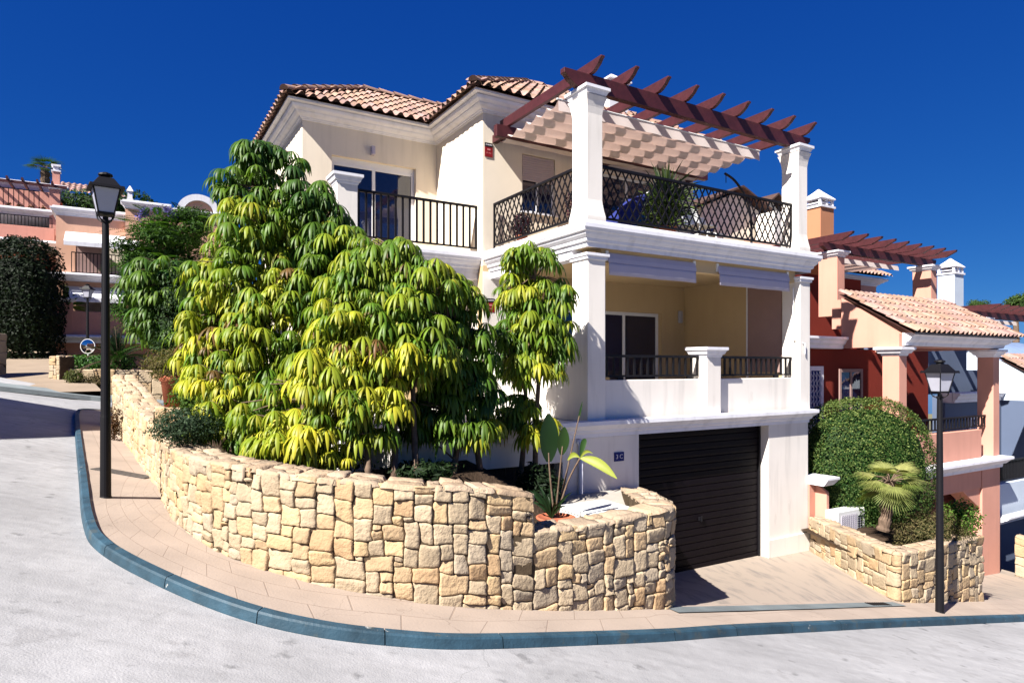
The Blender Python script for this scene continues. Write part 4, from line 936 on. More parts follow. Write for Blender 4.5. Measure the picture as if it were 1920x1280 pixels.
umbrella_tree('dark green umbrella tree leaning toward the white corner wall', 7.9,
    [[(850,890,-.3),(860,780,0),(840,620,0)], [(900,880,0),(885,760,.1),(880,640,.1)]],
    [(840,560,.1,.36,.4,.32,20,.5),(870,640,.1,.34,.45,.42,24,.36),(820,700,0,.4,.45,.4,22,.38),(880,730,.1,.36,.4,.36,20,.22),(850,790,-.1,.42,.35,.25,16,.5),(905,800,0,.2,.3,.2,8,.62),(780,780,-.1,.3,.3,.26,9,.28)])
umbrella_tree('slender umbrella tree with a narrow crown before the white house corner', 8.72,
    [[(1003,905,-.1),(1005,800,0),(1012,640,0),(1000,480,0)], [(975,905,-.1),(985,780,0),(985,600,0)]],
    [(995,478,0,.33,.3,.19,14,.55),(985,540,0,.34,.32,.28,16,.62),(1045,545,.05,.18,.3,.25,9,.45),(1000,610,0,.45,.42,.28,26,.58),(955,625,0,.2,.3,.2,8,.3),(1000,680,0,.34,.35,.26,18,.66),(1045,650,.0,.2,.25,.25,7,.4),(975,760,0,.26,.3,.2,9,.5),(1010,800,-.1,.26,.25,.16,7,.72),(940,780,0,.2,.25,.25,6,.5),(975,600,.65,.35,.35,.3,14,.35),(968,675,.6,.35,.35,.3,12,.3)], .225)
umbrella_tree('dark umbrella tree farthest left, reaching over the feathery tree', 10.2,
    [[(385,760,-.2),(370,680,0),(330,560,0),(300,500,0)]],
    [(300,500,0,.36,.4,.2,12,.25),(260,540,0,.28,.4,.22,8,.2),(325,560,0,.42,.4,.3,16,.3),(285,600,.1,.3,.4,.25,9,.3),(370,620,0,.4,.4,.35,14,.35)], .27)
def leaves(mb, c, r, n, size, t0, t1, power=2.0, core=True, shell=.30, asp=.5, ymin=-1, bump=.10, mix=None):
    """clipped or loose mass of small leaves through the outer shell of a lumpy solid"""
    c = Vector(c); sd = random.random()*40
    def surf(d, f):
        k = (abs(d.x)**power+abs(d.y)**power+abs(d.z)**power)**(-1/power); k *= 1+bump*noise.noise((d.x*3+sd, d.y*3, d.z*3))+bump*.5*noise.noise((d.x*7+sd, d.y*7, d.z*7))
        return Vector((c.x+d.x*k*r[0]*f, c.y+d.y*k*r[1]*f, c.z+d.z*k*r[2]*f))
    for _ in range(n):
        while True:
            d = Vector((random.gauss(0,1), random.gauss(0,1), random.gauss(0,1)))
            if d.length > .1: d.normalize()
            if d.z >= ymin: break
        f = 1 - shell*random.random()**1.6; p = surf(d, f+random.uniform(0,.03)); nn = (d*1.0+Vector((random.gauss(0,.6), random.gauss(0,.6), random.gauss(0,.6)+.3))).normalized()
        a = nn.cross(Vector((random.gauss(0,1), random.gauss(0,1), random.gauss(0,1)))).normalized(); b = nn.cross(a); s = size*random.uniform(.6, 1.3)
        m = random.random() if mix is None else mix(d); g = random.uniform(.6, 1.3); t = tuple((x+(y-x)*m)*g for x, y in zip(t0, t1))
        mb.F([mb.V(tuple(p-a*s), tuple(p+b*s*asp), tuple(p+a*s), tuple(p-b*s*asp))+q for q in range(4)], t)
    if core:
        NU, NV = 20, 12; idx = []
        for j in range(NV+1):
            for i in range(NU):
                th, ph = 2*pi*i/NU, pi*(j/NV-.5); d = Vector((cos(ph)*cos(th), cos(ph)*sin(th), sin(ph))); idx.append(mb.V(tuple(surf(d, 1-shell*1.25-.05))))
        for j in range(NV):
            for i in range(NU): mb.F((idx[j*NU+i], idx[j*NU+(i+1)%NU], idx[(j+1)*NU+(i+1)%NU], idx[(j+1)*NU+i]), tuple(x*.7 for x in t0))
def bush(name, label, cat, c, r, n, size, t0, t1, m='dark', group=None, **k):
    mb = MB(); leaves(mb, c, r, n, size, t0, t1, **k); o = mk(name, mb, L[m]); return tag(o, label, cat, group)
G0, G1 = (.016,.045,.010), (.060,.115,.018)
# clipped dome hedge between the drives
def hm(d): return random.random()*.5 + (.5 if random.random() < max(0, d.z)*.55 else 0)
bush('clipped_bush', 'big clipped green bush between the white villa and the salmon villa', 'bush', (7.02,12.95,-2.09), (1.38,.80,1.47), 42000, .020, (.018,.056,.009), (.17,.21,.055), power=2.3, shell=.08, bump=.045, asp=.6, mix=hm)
bush('shrub', 'brown-green heathery shrub behind the right planter wall', 'bush', (7.05,10.85,-2.78), (.62,.4,.36), 6500, .017, (.07,.075,.025), (.17,.13,.06), m='soft', shell=.4, bump=.3)
bush('shrub', 'small bright green shrub just right of the right lamp post', 'bush', (7.75,11.15,-2.62), (.30,.3,.34), 2200, .026, (.03,.09,.012), (.12,.2,.03), m='soft', shell=.5, bump=.3)
bush('shrub', 'dark silvery bush hanging over the start of the long curved wall', 'bush', at(352,798,7.15), (.36,.4,.20), 5200, .016, (.012,.030,.014), (.045,.075,.035), shell=.45, bump=.3)
bush('shrub', 'leafy green shrub below the yellow leaves beside the big flower pot', 'bush', at(378,742,8.7), (.36,.4,.34), 4200, .024, (.02,.06,.010), (.09,.15,.02), m='soft', shell=.5, bump=.35)
bush('climber', 'dark ivy column between the feathery tree and the umbrella trees', 'bush', at(345,620,10.2), (.42,.5,1.1), 6500, .026, (.010,.028,.008), (.035,.07,.018), shell=.4, bump=.35)
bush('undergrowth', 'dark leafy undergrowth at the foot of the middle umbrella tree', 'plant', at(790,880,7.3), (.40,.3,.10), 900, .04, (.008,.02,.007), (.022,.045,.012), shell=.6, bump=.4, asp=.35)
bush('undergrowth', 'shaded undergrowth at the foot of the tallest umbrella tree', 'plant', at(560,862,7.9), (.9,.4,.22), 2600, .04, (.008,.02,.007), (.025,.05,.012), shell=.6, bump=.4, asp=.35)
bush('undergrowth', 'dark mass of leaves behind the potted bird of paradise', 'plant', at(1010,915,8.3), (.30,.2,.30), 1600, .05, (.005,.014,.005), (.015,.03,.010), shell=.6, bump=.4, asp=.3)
# feathery jacaranda
def feather_tree(label, Y, foot, crown, n, flen, blobs):
    t = thing('feathery_tree', at(*foot, Y), label, 'tree'); mb = MB(); base = Vector(at(*foot, Y)); tips = []
    cr = MB()
    for u, v, dY, rx, ry, rz, cnt in blobs:
        c = Vector(at(u, v, Y+dY)); mb.tube(smooth([base, base+(c-base)*.5+Vector((.1,.1,.2)), c], 5), [.06-.0045*k for k in range(11)], 7)
        for _k in range(10):
            q = c+Vector((random.uniform(-.65,.65)*rx, random.uniform(-.6,.6)*ry, random.uniform(-.7,.7)*rz)); g_ = random.uniform(.6,1.3); leaves(cr, q, (rx*.5,ry*.5,rz*.42), int(cnt*5), .036, (.010*g_,.040*g_,.010*g_), (.085*g_,.175*g_,.026*g_), core=False, shell=.9, asp=.35, bump=.3)
        for _ in range(int(cnt*1.2)):
            a = random.uniform(0, 2*pi); zz = random.uniform(-.8, 1); r = sqrt(1-zz*zz); f = random.uniform(.45, 1.0); o = Vector((rx*r*cos(a), ry*r*sin(a), rz*zz)); p = c+o*f
            d = (o.normalized()+Vector((random.gauss(0,.4), random.gauss(0,.4), .1))).normalized(); d.z *= .5; d.normalize(); l = flen*random.uniform(.7, 1.2)
            sd = d.cross(Vector((0,0,1))).normalized(); g = random.uniform(.6,1.4); m = random.random(); tn = tuple((x+(y-x)*m)*g for x, y in zip((.010,.040,.010),(.06,.125,.018)))
            for k in range(12):
                tt = (k+1)/12; q = p+d*l*tt+Vector((0,0,-.35*l*tt*tt)); w = l*.24*sin(pi*min(1, tt*.85+.12)); e = d*l*.028
                for s in (1, -1):
                    h = sd*s*w+Vector((0,0,-.15*w)); mb_i = cr.V(tuple(q), tuple(q+h*.5+e), tuple(q+h+d*w*.3), tuple(q+h*.5-e)); cr.F((mb_i, mb_i+1, mb_i+2, mb_i+3), tn)
    mk('trunk', mb, M['bark'], t, smooth=True); mk('crown', cr, L['soft'], t); return t
ft = feather_tree('feathery dark green tree with violet blossom left of the umbrella trees', 12.5, (335,740), None, 0, .36,
    [(300,440,0,.75,.7,.45,150),(350,430,.2,.6,.6,.35,110),(265,500,0,.45,.6,.45,80),(330,520,0,.8,.7,.6,170),(280,570,-.1,.6,.6,.5,110),(350,600,0,.6,.6,.6,120),(300,640,0,.35,.4,.3,40)])
mb = MB()
for u, v in ((268,402),(272,398),(312,392),(330,402),(318,397),(290,394),(262,408)):
    leaves(mb, at(u, v, 12.3), (.10,.1,.11), 90, .022, (.08,.06,.28), (.14,.12,.42), core=False, shell=.9)
mk('blossom', mb, L['soft'], ft)
# ================================================================ STREET LAMPS AND MIRROR
def lamp(x, y, z, rot, label, hgt=3.68, sc=1.0):
    t = thing('street_lamp', (x, y, z), label, 'street lamp', 'black street lamps'); c, s = cos(rot), sin(rot)
    fr = lambda p: (x+p[0]*c-p[1]*s, y+p[0]*s+p[1]*c, z+p[2]); zl = hgt-.50
    mb = MB(fr); mb.lathe((0,0), [(.062,-.25),(.062,0),(.056,.02),(.053,.9),(.050,.93),(.044,2.0),(.036,3.0),(.034,zl-.09),(.045,zl-.085),(.045,zl-.06),(.028,zl-.05),(.028,zl-.02)], 16); mk('pole', mb, M['iron'], t, smooth=False, bevel=0)
    mb = MB(fr)
    for a in (0, 1, 2, 3):         # curling bracket arms
        th = a*pi/2+pi/4; q = [(.03*cos(th),.03*sin(th),zl-.08),(.085*cos(th),.085*sin(th),zl-.05),(.105*cos(th),.105*sin(th),zl-.005),(.082*cos(th),.082*sin(th),zl+.03)]; mb.tube(smooth(q, 4), .008, 6)
    mk('bracket', mb, M['iron'], t)
    mb = MB(fr); b, tp = .078, .128; z0, z1 = zl+.02, zl+.285
    mb.frus(0, 0, z0-.025, z0, b+.004, b+.004, b+.01, b+.01)
    for sx in (-1, 1):
        for sy in (-1, 1): mb.tube([(sx*b, sy*b, z0), (sx*tp, sy*tp, z1)], .009, 4)
    lt = mk('lantern', mb, M['iron'], t)
    for k in range(4):
        a = k*pi/2; ca, sa = cos(a), sin(a); P = lambda u, w, zz: (u*ca-w*sa, u*sa+w*ca, zz)
        q = MB(fr); q.hexa([P(-b+.008,-b,z0),P(b-.008,-b,z0),P(b-.008,-b+.004,z0),P(-b+.008,-b+.004,z0),P(-tp+.008,-tp,z1),P(tp-.008,-tp,z1),P(tp-.008,-tp+.004,z1),P(-tp+.008,-tp+.004,z1)]); mk('lamp_glass', q, M['lamp_glass'], lt)
    q = MB(fr); q.frus(0,0,z1-.004,z1+.03,.175,.175,.165,.165); q.frus(0,0,z1+.0301,z1+.125,.135,.135,.072,.072); q.lathe((0,0),[(.05,z1+.125),(.045,z1+.145),(.075,z1+.155),(.07,z1+.175),(.02,z1+.195)],12); mk('lamp_roof', q, M['iron'], lt, bevel=.003)
    return t
x, y = gr(198, 932); lamp(x, y, gz(x, y), radians(38), 'near black lamp post on the pavement, left of the curved stone wall')
x, y = gr(1762, 1147); lamp(x, y, gz(x, y), radians(14), 'black lamp post on the right before the planter wall and salmon villa')
lamp(-14.6, 22.2, -.80, radians(5), 'small far black lamp post with a round traffic mirror, left')
mx_, my_, mz_ = at(166, 649, 21.9)
t = thing('traffic_mirror', (mx_, my_, mz_-.9), 'round white-backed convex traffic mirror on the far lamp post', 'mirror')
mb = MB(); N_ = 24
def disc(mb, r, y0, y1, dome=0):
    rings = []
    for k, f in enumerate((1, .75, .5, .25)):
        rings.append(mb.V(*[(mx_+r*f*cos(2*pi*q/N_), my_+y0-dome*(1-f*f), mz_+r*f*sin(2*pi*q/N_)) for q in range(N_)]))
    c = mb.V((mx_, my_+y0-dome, mz_))
    for a, b in zip(rings, rings[1:]):
        for q in range(N_): m = (q+1)%N_; mb.F((a+q, a+m, b+m, b+q))
    for q in range(N_): mb.F((rings[-1]+q, rings[-1]+(q+1)%N_, c))
disc(mb, .235, -.05, 0, .05); mk('mirror_face', mb, M['mirror'], t, smooth=True)
mb = MB(); mb.tube([(mx_, my_-.05, mz_), (mx_, my_+.02, mz_)], [.25,.23], 24); mb.tube([(mx_,my_,mz_-.25),(mx_,my_,mz_-.75)], .035, 8); mk('mirror_shell', mb, M['metal_white'], t)
# ================================================================ POTS AND SMALL PLANTS
def pot(c, r, h, m='terra'):
    mb = MB(); x, y, z = c; mb.lathe((x, y), [(r*.68,z),(r*.9,z+h*.8),(r*1.0,z+h*.82),(r*1.04,z+h*.96),(r*.98,z+h),(r*.88,z+h),(r*.84,z+h*.86),(.01,z+h*.86)], 24); return mb
c = (-4.60, 8.80, -.535); stone_wall('stone_pillar', 'square stone pillar carrying the big terracotta flower pot', [(c[0]-.19,c[1]-.20),(c[0]+.26,c[1]-.20)], [c[2]]*2, [-1.6]*2, .46, .12)
t = thing('flower_pot', c, 'big terracotta pot with a bushy olive plant on the stone pillar', 'plant pot')
mk('pot', pot(c, .185, .42), M['terra'], t, smooth=True); mb = MB(); leaves(mb, (c[0]-.02,c[1],c[2]+.56), (.36,.33,.22), 4200, .016, (.07,.08,.02), (.17,.13,.05), shell=.5, bump=.3); mk('foliage', mb, L['soft'], t)
c = at(139, 737, 20.3); t = thing('flower_pot', c, 'small far terracotta pot with a green plant beside the pale path', 'plant pot')
mk('pot', pot(c, .2, .32), M['terra'], t, smooth=True); mb = MB(); leaves(mb, (c[0],c[1],c[2]+.5), (.28,.26,.24), 900, .035, (.04,.06,.015), (.12,.13,.04), shell=.5, bump=.3); mk('foliage', mb, L['soft'], t)
bush('shrub', 'brown dry shrub at the foot of the far lamp post', 'bush', at(170,722,20.6), (.45,.35,.35), 1500, .035, (.05,.045,.02), (.12,.09,.04), m='soft', shell=.5, bump=.3)
bush('dry_grass_tuft', 'brown dry tuft growing against the far stretch of the stone wall', 'plant', at(216,795,11.6), (.12,.16,.34), 900, .022, (.05,.025,.012), (.12,.06,.03), m='soft', shell=.7, bump=.3)
# big-leaved bird of paradise in a terracotta pot
c = at(1042, 976, 7.35); t = thing('potted_plant', c, 'bird of paradise plant with paddle leaves in a terracotta pot, behind the low wall', 'potted plant')
mk('pot', pot((c[0],c[1],c[2]-.11), .22, .16), M['terra'], t, smooth=True)
mb = MB(); st = MB()
def paddle(base, tip, lw, tn, bend=(0,0,0), ln=.45):
    base, tip = Vector(base), Vector(tip); d = tip-base; P = smooth([base, base+d*.5+Vector(bend)*.5, tip], 6)
    nb = int(len(P)*(1-ln)); st.tube(P[:nb+2], [.013-.0006*k for k in range(nb+2)], 5); sd = d.cross(Vector((.3,-1,.2))).normalized(); i = None; Q = resample([tuple(p) for p in P[nb:]], 10)[0]
    for q, p in enumerate(Q):
        tt = q/9; w = lw*sin(pi*min(1, tt*.93+.05))**.7; p = Vector(p); n = sd.cross(d).normalized(); j = mb.V(tuple(p+sd*w+n*w*.25), tuple(p), tuple(p-sd*w+n*w*.25))
        if i is not None: mb.F((i,j,j+1,i+1), tn); mb.F((i+1,j+1,j+2,i+2), tn)
        i = j
zf = c[2]+.08; Yp = 7.35
dk, mdl, lt_ = (.012,.036,.010), (.03,.075,.015), (.30,.34,.05)
paddle((c[0]-.02,c[1],zf), at(1028,775,7.3), .115, dk, (-.05,0,.05), .50)
paddle((c[0]+.02,c[1],zf), at(1092,752,7.4), .012, mdl, (0,0,0), .3)
paddle((c[0],c[1],zf), at(1058,800,7.2), .07, mdl, (.0,0,0), .35)
P0 = at(1088,858,7.2); P1 = at(1157,897,7.0); st.tube(smooth([(c[0]+.02,c[1],zf), at(1066,900,7.3), P0], 6), .011, 5)
def blade(a, b, w, tn, n=9):
    a, b = Vector(a), Vector(b); d = b-a; sd = d.cross(Vector((.2,-1,.1))).normalized(); nn = sd.cross(d).normalized(); i = None
    for q in range(n):
        tt = q/(n-1); ww = w*sin(pi*min(1, tt*.95+.04))**.8; p = a+d*tt+Vector((0,0,.05*sin(pi*tt))); j = mb.V(tuple(p+sd*ww+nn*ww*.4), tuple(p), tuple(p-sd*ww+nn*ww*.4))
        if i is not None: mb.F((i,j,j+1,i+1), tn); mb.F((i+1,j+1,j+2,i+2), tn)
        i = j
blade(P0, P1, .055, lt_); blade(P0, at(1112,850,7.1), .018, lt_); blade(at(1064,862,7.25), P0, .03, lt_); blade(P0, at(1098,822,7.3), .035, mdl)
for k in range(26):
    a = random.uniform(0, 6.28); r = random.uniform(.08,.28); blade((c[0]-.05,c[1],zf-.05), (c[0]-.05+r*cos(a), c[1]+r*sin(a)*.6, zf+random.uniform(.1,.34)), .015, dk)
mk('foliage', mb, L['umb'], t, smooth=True); mk('stems', st, M['bark'], t, smooth=True)
# fan palm in the right planter
def fan(mb, c, d, r, nseg, spread, tn, droop=.25):
    c, d = Vector(c), Vector(d).normalized(); sd = d.cross(Vector((0,0,1))).normalized(); up = sd.cross(d)
    for k in range(nseg):
        a = (k/(nseg-1)-.5)*spread; e = (d*cos(a)+sd*sin(a)); q = sd*cos(a)-d*sin(a); l = r*random.uniform(.88,1.05)*(1-.12*abs(a)); g = random.uniform(.8,1.2); t = tuple(v*g for v in tn); i = None
        for m, (tt, w) in enumerate(((.0,.008),(.35,.017),(.7,.012),(1,.001))):
            w *= r*1.5; p = c+e*l*tt+Vector((0,0,-droop*l*tt*tt))+up*.05*l*tt; j = mb.V(tuple(p+q*w+up*w*.5), tuple(p-q*w+up*w*.5)) if m else mb.V(tuple(p+q*w), tuple(p-q*w))
            if i is not None: mb.F((i, j, j+1, i+1), t)
            i = j
def fan_palm(label, foot, crown, n, r, tr, fr_r, tn0, tn1, nseg=20, group=None, lens=(.25,.6)):
    t = thing('fan_palm', foot, label, 'palm', group); f, c = Vector(foot), Vector(crown)
    mb = MB(); P = smooth([f, f+(c-f)*.5+Vector((.03,0,0)), c], 8); mb.tube(P, [tr*(1+.12*sin(k*2.1))*(1.15-.3*k/len(P)) for k in range(len(P))], 12)
    for k in range(110):
        s = random.uniform(.35, 1); p = f+(c-f)*s; a = random.uniform(0, 6.28); o = Vector((cos(a), sin(a), 0)); w = Vector((-sin(a), cos(a), 0))*.02; b = mb.V(tuple(p+o*tr*.9-w), tuple(p+o*tr*.9+w), tuple(p+o*tr*1.5+Vector((0,0,.07)))); mb.F((b,b+1,b+2))
    mk('trunk', mb, M['bark'], t); mb = MB(); st = MB()
    for k in range(n):
        a = 2*pi*k/n*2.4+random.uniform(-.2,.2); el = random.uniform(-.45, 1.1); d = Vector((cos(a)*cos(el), sin(a)*cos(el), sin(el))); l = random.uniform(*lens); h = c+d*l+Vector((0,0,-.15*l))
        st.tube([c, c+d*l*.5+Vector((0,0,.02)), h], [.012,.009,.006], 4); m = random.random(); fan(mb, h, d+Vector((0,0,-.35)), r*random.uniform(.8,1.1), nseg, 2.5, tuple(x+(y-x)*m for x, y in zip(tn0, tn1)))
    mk('stalks', st, M['bark'], t); mk('fronds', mb, L['umb'], t); return t
fan_palm('dwarf fan palm with pale yellow-green fronds in the right planter', at(1655,995,10.9), at(1668,905,10.9), 24, .38, .085, 0, (.12,.16,.035), (.34,.34,.12), 24, lens=(.16,.36))
fan_palm('tall fan palm on the skyline above the pink building', at(84,372,48), at(84,316,48), 26, .85, .30, 0, (.012,.035,.012), (.06,.12,.03), 13, lens=(.25,.75))
def spiky(label, c, ph, n, l, tn0, tn1, potm='terra', pr=.2, w=.018, crown_r=.1, stem=0):
    t = thing('potted_plant', c, label, 'potted plant'); mk('pot', pot(c, pr, ph), M[potm], t, smooth=True); mb2 = MB(); o = Vector(c)+Vector((0,0,ph*.8))
    global mb; mb = mb2
    for k in range(n):
        a = random.uniform(0, 6.28); el = random.uniform(-.1, 1.5); d = Vector((cos(a)*cos(el), sin(a)*cos(el), sin(el))); m = random.random(); s = o+Vector((0,0,random.random()*stem))
        ll = l*random.uniform(.7,1.1); blade(s, s+d*ll+Vector((0,0,-.25*ll*(1-sin(el)))), w, tuple(x+(y-x)*m for x, y in zip(tn0, tn1)), 6)
    mk('foliage', mb2, L['umb'], t); return t
def Hat(x, y, z): return H((x, y, z))
spiky('spiky green potted palm behind the front lattice railing of the terrace', Hat(2.32,.78,2.17), .30, 330, .68, (.010,.028,.008), (.10,.15,.03), w=.015, stem=.62)
spiky('spiky green plant on the far left balcony of the peach building', at(122,585,29.5), .3, 60, 1.0, (.05,.11,.02), (.16,.22,.04), w=.05)
# dark shrubs seen through the side railing
for nm, lab, c, r in (('potted_plant', 'dark purple shrub in a pot behind the side lattice railing, next to the corner column', Hat(.45,.75,2.17), (.28,.28,.30)), ('potted_plant', 'small dark shrub in a pot at the back of the side lattice railing', Hat(.30,2.35,2.17), (.17,.2,.22))):
    t = thing(nm, c, lab, 'potted plant'); mk('pot', pot(c, r[0]*.6, .22), M['terra'], t, smooth=True); mb = MB(); leaves(mb, (c[0],c[1],c[2]+.22+r[2]*.8), r, 900, .03, (.035,.010,.018), (.10,.03,.05), shell=.6, bump=.3, core=False); mk('foliage', mb, L['dark'], t)
# ================================================================ TERRACE FURNITURE
t = thing('parasol', Hat(1.45,.9,2.17), 'closed dark blue parasol leaning behind the front lattice railing', 'parasol')
mb = MB(H); mb.tube([(1.0,.93,2.2),(2.15,1.0,3.14)], .02, 8); mk('pole', mb, M['metal_white'], t)
mb = MB(H); mb.tube([(1.15,.94,2.24),(1.32,.95,2.40),(1.75,.97,2.80),(2.05,.99,3.05)], [.05,.20,.17,.03], 12); mk('canopy', mb, M['navy'], t)
def chair(x, y, label, m='metal_white'):
    t = thing('garden_chair', Hat(x, y, 2.17), label, 'chair', 'white terrace chairs')
    q = MB(H); q.box(x-.24,x+.24,y-.22,y+.22,2.58,2.61); mk('seat', q, M[m], t, bevel=.008)
    q = MB(H); q.poly([(x-.24,y+.2,2.66),(x+.24,y+.2,2.66),(x+.24,y+.28,3.02),(x-.24,y+.28,3.02)], (0,.02,0)); mk('backrest', q, M[m], t, bevel=.008)
    for a in (-.21,.21):
        for b in (-.19,.19): q = MB(H); q.tube([(x+a*1.1,y+b*1.1,2.17),(x+a,y+b,2.58)], .015, 6); mk('leg', q, M[m], t)
chair(3.25,.85,'white garden chair behind the front lattice, right of the potted palm'); chair(3.95,1.3,'white garden chair near the right terrace column, beside the curved stand')
t = thing('lounger', Hat(3.6,2.0,2.17), 'navy cushioned lounger on the terrace behind the two chairs', 'lounger')
mb = MB(H); mb.poly([(3.1,1.8,2.5),(4.3,1.8,2.5),(4.75,1.8,2.9),(4.75,1.8,3.0),(4.25,1.8,2.62),(3.1,1.8,2.62)], (0,.6,0)); mk('cushion', mb, M['navy'], t, bevel=.02)
mb = MB(H); mb.box(3.1,4.7,1.85,2.35,2.38,2.46)
for a in (3.15,4.6):
    for b in (1.87,2.29): mb.box(a,a+.05,b,b+.05,2.17,2.38)
mk('frame', mb, M['metal_white'], t)
t = thing('hanging_stand', Hat(4.6,.75,2.17), 'dark curved metal stand arching over the terrace beside the right column', 'stand')
mb = MB(H); mb.tube(smooth([(4.98,1.1,2.2),(5.0,1.1,2.75),(4.95,1.1,3.15),(4.80,1.1,3.45),(4.50,1.1,3.70),(4.22,1.1,3.80)], 8), .024, 8); mk('arched_pole', mb, M['iron'], t, smooth=True)
mb = MB(H); mb.tube([(4.25,1.1,3.79),(4.25,1.1,3.62)], .008, 6); mk('hook', mb, M['iron'], t)
mb = MB(H); mb.lathe((0,0),[(.001,0),(.001,0)],3) if False else mb.box(4.5,5.1,.8,1.4,2.172,2.20); mk('base', mb, M['iron'], t)
# ================================================================ BOXES BY THE WALLS
t = thing('air_conditioner', H((6.1,-1.0,-3.0)), 'white air conditioner unit behind the sloping top of the right planter wall', 'air conditioner')
q = MB(H); ax, ay, az, aw, ad, ah = 5.39, -.505, -3.25, .86, .26, .575
q.box(ax,ax+aw,ay,ay+ad,az,az+ah); bd = mk('casing', q, M['metal_white'], t, bevel=.015)
q = MB(H)
for k in range(9): q.box(ax+.10+.058*k, ax+.106+.058*k, ay-.012, ay-.004, az+.05, az+.50)
for k in range(13): q.box(ax+.10, ax+.57, ay-.016, ay-.0125, az+.05+.037*k, az+.056+.037*k)
mk('grille', q, M['fabric'], t)
q = MB(H)
for a in range(2):
    for k in range(8): q.box(ax+.63+.08*a, ax+.69+.08*a, ay-.006, ay+.001, az+.10+.045*k, az+.125+.045*k)
mk('louvres', q, M['iron'], t)
# white lidded box on the added paving behind the low wall
t = thing('storage_box', at(1125,965,7.75), 'white lidded box half hidden behind the low curled end of the stone wall', 'box')
bx = (1.12,8.2); fr = lambda p: (bx[0]+p[0]*RX-p[1]*RY, bx[1]+p[0]*RY+p[1]*RX, p[2])
q = MB(fr); q.box(-.45,.25,-.3,.25,-2.5,-1.80); mk('body', q, M['metal_white'], t, bevel=.01)
q = MB(fr); q.box(-.47,.27,-.32,.27,-1.795,-1.75); mk('lid', q, M['metal_white'], t, bevel=.012)
# salmon boundary pier with a white hood
t = thing('boundary_pier', H((5.75,-.1,-3.2)), 'salmon boundary pier with a projecting white hood beside the dark bush', 'pier')
q = MB(H); q.box(5.25,5.50,-.02,.12,-3.3,-2.22); q.box(5.42,5.50,-.26,-.02,-3.3,-2.35); q.poly([(5.42,-.26,-2.35),(5.42,-.02,-2.22),(5.42,-.02,-2.36)], (.08,0,0)); mk('post', q, M['salmon'], t, bevel=.008)
q = MB(H); q.sweep([(0,-2.05),(.10,-2.06),(.10,-2.10),(.07,-2.14),(.03,-2.20),(0,-2.22)], [(5.245,-.30),(5.52,-.30),(5.52,.1)]); q.box(5.245,5.515,-.295,.1,-2.215,-2.055); mk('hood', q, M['trim'], t)
# ================================================================ LEFT BACKGROUND BUILDINGS
P = thing('peach_building', H((-5.3,31,0)), 'peach building with white awnings and an arched gable, left of the umbrella trees', 'building')
Bq = lambda par, name, m, *bx, **k: (lambda q: [q.box(*b) for b in bx] and mk(name, q, M[m], par, **k))(MB(H))
q = MB(H); wall(q, -8.72, -5.95, -1.5, 7.3, 29, 29.3, [(-7.95,-5.95,4.35,6.05),(-7.95,-5.95,1.4,3.4)]); wall(q, -5.95, -1.5, -1.5, 7.75, 28.6, 28.9, [(-5.5,-4.6,4.3,6.0)]); wall(q, 29.3, 36, -1.5, 7.3, -8.72, -8.42, axis='y'); q.box(-5.95,-5.75,28.9,29.3,-1.5,7.7)
mk('wall', q, M['peach'], P)
q = MB(H); wall(q, -8.4, -2, 1.2, 6.4, 30.6, 30.8); mk('inner_wall', q, M['cream'], P)
q = MB(H); q.sweep(corn(7.5,.42,.22), [(-8.72,36),(-8.72,29),(-5.95,29)]); q.sweep(corn(8.05,.40,.20), [(-5.95,28.9),(-5.95,28.6),(-4.0,28.6)]); q.sweep(corn(7.9,.3,.20), [(-4.0,28.6),(-1.5,28.6)])
q.box(-8.72,-5.96,29.01,29.3,7.1,7.48); q.box(-5.95,-1.5,28.61,28.9,7.5,7.9); mk('parapet_cornice', q, M['trim'], P)
q = MB(H); cxx = -2.75; rings = []
for r, yy in ((1.02,28.45),(1.02,28.95),(.70,28.95),(.70,28.45)): rings.append(q.V(*[(cxx+r*cos(pi*k/20), yy, 7.75+r*.95*sin(pi*k/20)) for k in range(21)]))
for a in range(4):
    for k in range(20): q.F((rings[a]+k, rings[a]+k+1, rings[(a+1)%4]+k+1, rings[(a+1)%4]+k))
mk('arch', q, M['trim'], P)
q = MB(H); q.poly([(cxx+.69*cos(pi*k/16), 28.62, 7.75+.66*sin(pi*k/16)) for k in range(17)], (0,.25,0)); mk('arch_panel', q, M['peach'], P)
q = MB(H); q.sweep(corn(4.35,.34,.3), [(-8.72,32),(-8.72,28.4),(-5.0,28.4)]); q.box(-8.71,-5,28.41,30.6,4.03,4.33); q.sweep(corn(1.46,.36,.3), [(-8.72,32),(-8.72,27.6),(-1.0,27.6)]); q.box(-8.71,-1,27.61,30.6,1.12,1.44); mk('balcony_slab', q, M['trim'], P)
for z in (6.1, 3.55):
    q = MB(H); q.poly([(-8.35,29.0,z+.25),(-8.35,27.9,z-.35),(-8.35,27.9,z-.55),(-8.35,27.95,z-.55),(-8.35,29.0,z+.15)], (3.0,0,0)); mk('awning', q, M['fabw'] if 'fabw' in M else M['trim'], P)
Bq(P, 'roller_blind', 'brown_blind', (-7.9,-6.6,28.95,28.99,4.4,5.9))
bar_railing(P, H, (-8.1,28.5), (-5.2,28.5), 4.40, 5.35, 20)
Bq(P, 'parapet', 'salmon', (-8.6,-1.5,27.8,28.0,1.45,2.55), bevel=.01)
q = MB(H); q.box(-8.65,-8.0,27.72,28.1,1.45,2.95); pp = mk('pier', q, M['salmon'], P); q = MB(H); cap(q, -8.65,-8.0,27.72,28.1,3.1,.1); mk('capital', q, M['trim'], pp)
Bq(P, 'base_wall', 'salmon', (-8.7,-1.0,28.2,28.4,-1.5,1.12))
